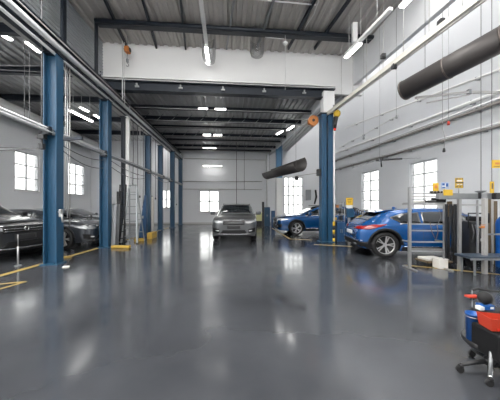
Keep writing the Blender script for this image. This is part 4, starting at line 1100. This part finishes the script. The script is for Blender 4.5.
# long overhead beam, posts
YB = 5.5
r = T('beam_rack', 'wide grey overhead beam on square posts at the right edge of the picture', 'rack', (ctr(470, YB), YB, 0))
MB().box((P(437, 196.5, YB) + P(520, 196, YB))/2, ((P(520, 196, YB)-P(437, 196, YB)).x, .09, .13), bev=.01).build('beam', STEELG, r, world=True)
post(459.3, 198, 271.5, YB, .06).build('post', ALU, r, world=True)
post(484.6, 198, 276, YB-.3, .075).build('post', PIPEG, r, world=True)
post(477.5, 200, 256, YB+.1, .035).build('post', ALU, r, world=True)
MB().bar(P(484.6, 196.5, YB-.32), P(484.6, 196.5, YB)+Vector((0,0,0)), .08, .08).build('beam_arm', STEELG, r, world=True)
MB().box(P(479.5, 195.5, YB-.06), (.03, .03, .13)).build('black_clip', BLACK, r, world=True)
MB().lathe([(0.02, .0), (.10, .04), (.105, .055), (0.0, .055)], P(480.5, 193.3, YB), 20).build('cup', STEELG, r, world=True)
MB().box(P(497.5, 196, YB-.09), (.18, .10, .14), bev=.02).build('black_end_box', BLACK, r, world=True)
# signs and tags on the beam
def plate(label, px0, py0, px1, py1, Y, m, pole=None, marks=None, name='sign', cat='sign', t=.02, rz=0):
    a = P(px0, py0, Y); b = P(px1, py1, Y); c = (a+b)/2; w, h = abs(b.x-a.x), abs(b.z-a.z)
    root = T(name, label, cat, c, rz); MB().box((0, 0, 0), (w, t, h), bev=.004).build('panel', m, root)
    if pole: MB().cyl((0, .01, -h/2), (0, .01, -h/2-pole), .011, n=8).build('pole', ALU, root)
    for (mm, rects) in (marks or []):
        mk = MB()
        for (x, z, ww, hh) in rects: mk.box((x*w, -t/2-.002, z*h), (ww*w, .004, hh*h))
        mk.build('marking', mm, root)
    return root
plate('yellow and black chequered sign on a short pole above the grey beam', 455.2, 178, 463, 188, YB, YEL, .12,
      [(BLACK, [(0, .02, 1, .12), (-.28, .40, .28, .10), (.05, .40, .2, .10), (.36, .40, .16, .10), (-.3, -.38, .3, .08), (.1, -.38, .26, .08), (-.45, .25, .06, .4), (.45, -.25, .06, .4), (0, -.22, .7, .05)]), (WHITE, [(0, .22, .66, .14), (-.18, -.15, .30, .08), (.22, -.15, .26, .08)])])
plate('yellow sign hanging at the right edge of the picture, high above the rack', 492, 160, 501, 168, 5.3, YEL, None, [(HOOK, [(.05, .05, .5, .25)]), (BLACK, [(0, -.3, .7, .06)])])
plate('slim yellow tag hanging on a wire behind the grey beam', 490, 181.5, 493.8, 193, 5.4, YEL, None, [(BROWN, [(0, .1, .4, .5)])], 'tag', 'tag')
plate('yellow paper card standing on the top rails of the steel rack', 432.8, 183, 438.4, 192.6, YR, YEL, .02, [(HOOK, [(0, .1, .5, .3)])], 'card', 'card')
plate('white and blue notice right of the yellow card on the rack', 441.2, 182.5, 448.8, 188.8, YR, mat('notice_blue', (.35, .45, .62), .5), .13, [(TUBBLUE, [(-.25, .2, .3, .3), (.2, .1, .3, .5), (-.2, -.3, .4, .15)]), (WHITE, [(.0, -.05, .1, .8), (-.25, -.1, .3, .12)])], 'notice', 'notice')
plate('bright yellow folder lying against the left end of the grey beam', 444, 189.6, 452, 195.5, YB-.06, YEL, None, None, 'folder', 'folder', .05)
# tools on the top shelf
z0 = P(427, 203, YR).z+.012
for i, (px, w, h, d, lab, m) in enumerate(((430, .16, .05, .2, 'long black tool tray on the rack shelf, left one', BLACK), (438.5, .20, .11, .2, 'black tool case on the rack shelf, right one', BLACK), (419, .14, .04, .2, 'pale folded cloth on the left end of the rack shelf', CONC))):
    rt = T('tool_case', lab, 'tool case', (ctr(px, YR+.13), YR+.13, z0)); MB().box((0, 0, h/2), (w, d, h), bev=.01).build('body', m, rt); MB().tube([(-w*.25, -d/2, h*.6), (-w*.25, -d/2-.03, h*.7), (w*.25, -d/2-.03, h*.7), (w*.25, -d/2, h*.6)], .007).build('handle', STEELG, rt)
rt = T('bar_clamp', 'black jack with knobs resting on the top rails of the rack', 'jack', P(436, 193, YR))
q = P(436, 192.2, YR); MB().box(q, (.26, .07, .055), bev=.01).build('body', BLACK, rt, world=True)
for dx in (-.09, -.02, .06): MB().cyl(q + Vector((dx, -.04, .005)), q + Vector((dx, -.055, .005)), .016, n=12).build('knob', ALU, rt, world=True)
# hanging dark cables
for k in range(9):
    px = 445.6 + 1.45*k; y1 = 256 + (k*37 % 9); Yk = YB+.05+.035*(k % 3); pts = [P(px, 205, Yk), P(px+random.uniform(-.5, .5), 222, Yk), P(px+random.uniform(-.8, .8), 240, Yk), P(px+random.uniform(-1, 1), y1, Yk)]
    wire('dark cable hanging in a bundle between the rack and the grey post', pts, .014, (BLACK, STEELD, RUBBER)[k % 3], 'cable', 'dark cables hanging beside the grey post', top=P(450, 205, YB).z+.02)
tag(MB().box(P(449.5, 209, YB+.10), (.10, .03, .34)).build('hanging_board', BROWN), 'small brown board at the top of the dark hanging cables', 'board')
wire('yellowish thin cable looping over the rails of the steel rack', [P(430, 222, YR-.04), P(432, 232, YR-.05), P(436, 240, YR-.05), P(438, 232, YR-.05), P(437, 224, YR-.04)], .006, BROWN)
wire('grey thin cable looping over the rails of the steel rack', [P(434, 205, YR-.04), P(439, 210, YR-.05), P(441, 217, YR-.05), P(438, 224, YR-.05), P(432, 226, YR-.05)], .006, CABLE)
# white box
b = G(441.8, 268.5); rt = T('storage_box', 'white square box standing on the floor under the steel rack', 'box', (b.x, b.y+.05, 0), .05)
MB().box((0, 0, .105), (.21, .20, .20), bev=.006).build('body', CONC, rt); MB().box((0, 0, .21), (.22, .21, .02), bev=.004).build('lid', CONC, rt)
# low creeper
rt = T('mechanic_creeper', 'low brown creeper board with a white top under the steel rack', 'creeper', (ctr(423, 6.3)+.05, 6.02, 0), .05)
MB().box((0, 0, .10), (.62, .42, .04), bev=.01).build('board', BROWN, rt); MB().box((-.06, 0, .15), (.42, .34, .06), bev=.02).build('pad', CONC, rt)
for sx_ in (-1, 1):
    for sy_ in (-1, 1): MB().cyl((sx_*.26-.012, sy_*.17, .04), (sx_*.26+.012, sy_*.17, .04), .04, n=16).build('caster', RUBBER, rt)
# low workbench
x0, x1 = ctr(461, 5.25), ctr(461, 5.25)+1.5
rt = T('workbench', 'low blue-grey metal bench at the right edge, behind the stool', 'bench', ((x0+x1)/2, 5.2, 0), -.03)
MB().box((0, 0, .365), (1.5, .42, .05), bev=.008).build('bench_top', mat('bench_top', (.05, .07, .10), .35, metal=.3), rt)
MB().box((0, -.205, .34), (1.5, .02, .04)).build('front_lip', STEELG, rt)
for sx_ in (-.62, .0, .66):
    for sy_ in (-.15, .17): MB().box((sx_, sy_, .17), (.03, .03, .34)).build('leg', STEELG, rt)
MB().box((.32, .19, .80), (.9, .02, .04)).build('back_rail', STEELG, rt)
for sx_ in (-.10, .74): MB().box((sx_, .19, .59), (.025, .02, .44)).build('back_post', STEELG, rt)
# black welding cart
rt = T('equipment_cart', 'black equipment cart with a bent handle behind the low bench', 'cart', (ctr(471, 6.05), 6.05, 0))
MB().box((0, 0, .62), (.44, .45, .86), bev=.03).build('cabinet', BLACK, rt)
MB().tube([(-.24, -.2, .9), (-.24, -.2, 1.24), (.24, -.2, 1.24), (.24, -.2, 1.02)], .016).build('handle', BLACK, rt)
MB().box((.1, 0, 1.10), (.22, .3, .12), rz=.2, bev=.03).build('device', CLAD, rt)
MB().cyl((.05, -.24, .62), (.05, -.226, .62), .04, n=18).build('gauge', SILVER, rt)
for k in range(4): MB().tube([(-.18+.07*k, -.235, .98), (-.16+.07*k, -.26, .8), (-.2+.09*k, -.25, .55)], .010).build('hose', CABLE, rt)
for sx_ in (-1, 1):
    for sy_ in (-1, 1): MB().cyl((sx_*.2-.02, sy_*.18, .09), (sx_*.2+.02, sy_*.18, .09), .09, n=20).build('wheel', RUBBER, rt)
MB().box((0, 0, .15), (.44, .42, .08)).build('base', CLAD, rt)
rt = T('valve', 'small orange valve on the square post at the right', 'valve', P(482, 227, 5.1))
q = P(482, 227, 5.12); MB().box(q, (.07, .07, .05), bev=.012).build('body', HOOK, rt, world=True); MB().cyl(q + Vector((-.07, 0, .015)), q + Vector((.07, 0, .015)), .012).build('stem', STEELG, rt, world=True); MB().box(q + Vector((0, -.03, .045)), (.10, .012, .012)).build('lever', HOOK, rt, world=True)
# upright boards and the blue cylinder
for k, (px, w, m, y0, lab) in enumerate(((488.3, .09, BROWN, 199, 'left brown upright board behind the bench'), (491.6, .06, PIPEG, 199, 'grey upright pipe between the two brown boards'), (494.8, .09, BROWN, 201, 'right brown upright board behind the bench'))):
    Yb = 6.1; x = ctr(px, Yb); zt = CZ+(206-y0)/F*Yb; tag(MB().box((x, Yb, zt/2), (w, .05, zt), bev=.005).build('upright_board', m), lab, 'board')
rt = T('gas_cylinder', 'blue gas cylinder cut by the right edge of the picture', 'gas cylinder', (ctr(503, 5.75), 5.75, 0))
MB().lathe([(0, 0), (.125, 0), (.13, .02), (.13, 1.0), (.115, 1.08), (.07, 1.15), (.035, 1.18), (.035, 1.2), (0, 1.2)], (0, 0, 0), 28).build('body', TUBBLUE, rt)
MB().cyl((0, 0, 1.19), (0, 0, 1.28), .025).build('valve', CHROME, rt)

# ------------------------------------------------------------------ stool cart at the lower right
cx, cy = 2.02, 2.10
rt = T('stool_cart', 'black wheeled tool stool with chrome legs at the lower right corner', 'stool', (cx, cy, 0))
hub = Vector((-.02, 0, .10))
MB().cyl((0, 0, .09), (0, 0, .22), .024, n=20).build('gas_column', CHROME, rt)
MB().lathe([(.02, .075), (.045, .08), (.045, .13), (.02, .14)], (0, 0, 0), 20, closed=True).build('hub', BLACK, rt)
for k, (an, rad) in enumerate(((176, .235), (226, .20), (292, .25), (2, .27), (75, .25))):
    an = math.radians(an); e = Vector((math.cos(an)*rad, math.sin(an)*rad, .065))
    lg = MB().tube([(0, 0, .11), e*.55 + Vector((0, 0, .055)), e], [.02, .017, .014], 10).build('leg', BLACK if k != 1 else CHROME, rt)
    cs = MB(); cs.cyl(e + Vector((-.008, -.012, -.037)), e + Vector((-.008, .012, -.037)), .028, n=18); cs.box(e + Vector((0, 0, -.012)), (.03, .035, .03), bev=.008); cs.build('caster', RUBBER, lg)
MB().cyl((-.09, -.10, .245), (-.135, -.135, .055), .013, n=16).build('steel_strut', STEELG, rt)
tr = MB().lathe([(0, .175), (.22, .175), (.245, .20), (.245, .235), (.235, .235), (.225, .206), (0, .206)], (.135, .075, 0), 36); tr.build('round_tray', BLACK, rt)
MB().box((.10, -.05, .30), (.40, .26, .225), bev=.02).build('tool_chest', CLAD, rt)
for k in range(2): MB().box((.10, -.185, .285+.075*k), (.34, .012, .06), bev=.004).build('drawer', BLACK, rt)
MB().box((.14, .15, .345), (.27, .11, .28), bev=.02).build('rear_box', BLACK, rt)
# handle bars
MB().tube([(.05, .23, .20), (.05, .23, .625)], .0035).build('rod', STEELG, rt)
MB().tube([(.05, .23, .625), (.10, .23, .64), (.16, .23, .625), (.34, .18, .62), (.34, .16, .42)], .010).build('handle', BLACK, rt)
# things on it
q = Vector((cx-.052, cy+.10, .206))
r = T('bucket', 'blue plastic bucket standing on the tray of the black tool stool', 'bucket', q)
MB().lathe([(0, 0), (.050, 0), (.058, .25), (.061, .25), (.061, .262), (.055, .262), (.046, .012), (0, .012)], (0, 0, 0), 32).build('tub', TUBBLUE, r)
MB().tube([(.059*math.cos(t), .059*math.sin(t), .235) for t in [2*PI*k/28 for k in range(29)]], .0035).build('rim_band', ALU, r)
r = T('parts_bin', 'open orange-red parts bin on top of the black tool chest', 'bin', (cx+.0, cy-.06, .4145), -.12)
w, d, h, t = .185, .13, .10, .006
mb = MB(); vs = [(-w/2, -d/2, 0), (w/2, -d/2, 0), (w/2, d/2, 0), (-w/2, d/2, 0), (-w/2-.012, -d/2-.01, h), (w/2+.012, -d/2-.01, h*.86), (w/2+.012, d/2+.01, h*.86), (-w/2-.012, d/2+.01, h)]
vi = [Vector(v)*.93 + Vector((0, 0, .008 if v[2] < .01 else .0073)) for v in vs]
mb.add(vs + vi, [(0, 3, 2, 1), (0, 1, 5, 4), (1, 2, 6, 5), (2, 3, 7, 6), (3, 0, 4, 7), (8, 9, 10, 11), (8, 12, 13, 9), (9, 13, 14, 10), (10, 14, 15, 11), (11, 15, 12, 8), (4, 5, 13, 12), (5, 6, 14, 13), (6, 7, 15, 14), (7, 4, 12, 15)])
mb.build('body', ORANGE, r)
MB().box((0, -d/2-.007, h*.18), (w*.6, .008, .012)).build('label_rail', RED, r)
tag(MB().box((cx+.17, cy-.10, .4435), (.10, .08, .056), bev=.015).build('tool_pouch', RUBBER), 'small black pouch right of the orange-red bin', 'pouch')
q = Vector((cx+.075, cy+.15, .4865))
r = T('small_box', 'small blue box with a white label under the black ball', 'box', q); MB().box((.02, 0, .022), (.10, .08, .043), bev=.004).build('carton', TUBBLUE, r); MB().box((.045, -.0405, .022), (.03, .002, .02)).build('paper_label', WHITE, r)
tag(MB().box((cx+.03, cy+.13, .5035), (.045, .05, .032), bev=.004).build('white_tin', WHITE), 'little white box left of the small blue one on the stool', 'box')
r = T('rubber_ball', 'round black ball-shaped head sitting on the small blue box', 'ball', (cx+.095, cy+.15, .5305)); MB().lathe([(0.0, 0)] + [(.055*math.sin(PI*k/14), .055-.055*math.cos(PI*k/14)) for k in range(1, 14)] + [(0, .11)], (0, 0, 0), 28).build('ball', RUBBER, r)
q = Vector((cx+.035, cy+.21, .575)); tag(MB().box(q, (.115, .06, .020), rz=.1, bev=.008).build('orange_tray', ORANGE), 'small orange tray clipped to the thin rod of the stool', 'tray')

# ------------------------------------------------------------------ camera, light
cam = bpy.data.cameras.new('camera'); co = bpy.data.objects.new('camera', cam); COL.objects.link(co)
co.location = (0, 0, CZ); co.rotation_euler = (PI/2, 0, 0)
cam.sensor_width = 36; cam.lens = 18; cam.shift_y = 6/500; cam.clip_start = .05; cam.clip_end = 200
scene.camera = co
w = bpy.data.worlds.new('sky'); scene.world = w; w.use_nodes = True
nt = w.node_tree; bg = nt.nodes['Background']
bg.inputs[0].default_value = (1.0, .985, .955, 1); bg.inputs[1].default_value = 9.0
scene.view_settings.view_transform = 'Standard'; scene.view_settings.look = 'None'
scene.view_settings.exposure = .30; scene.view_settings.gamma = 1.; scene.view_settings.use_curve_mapping = False
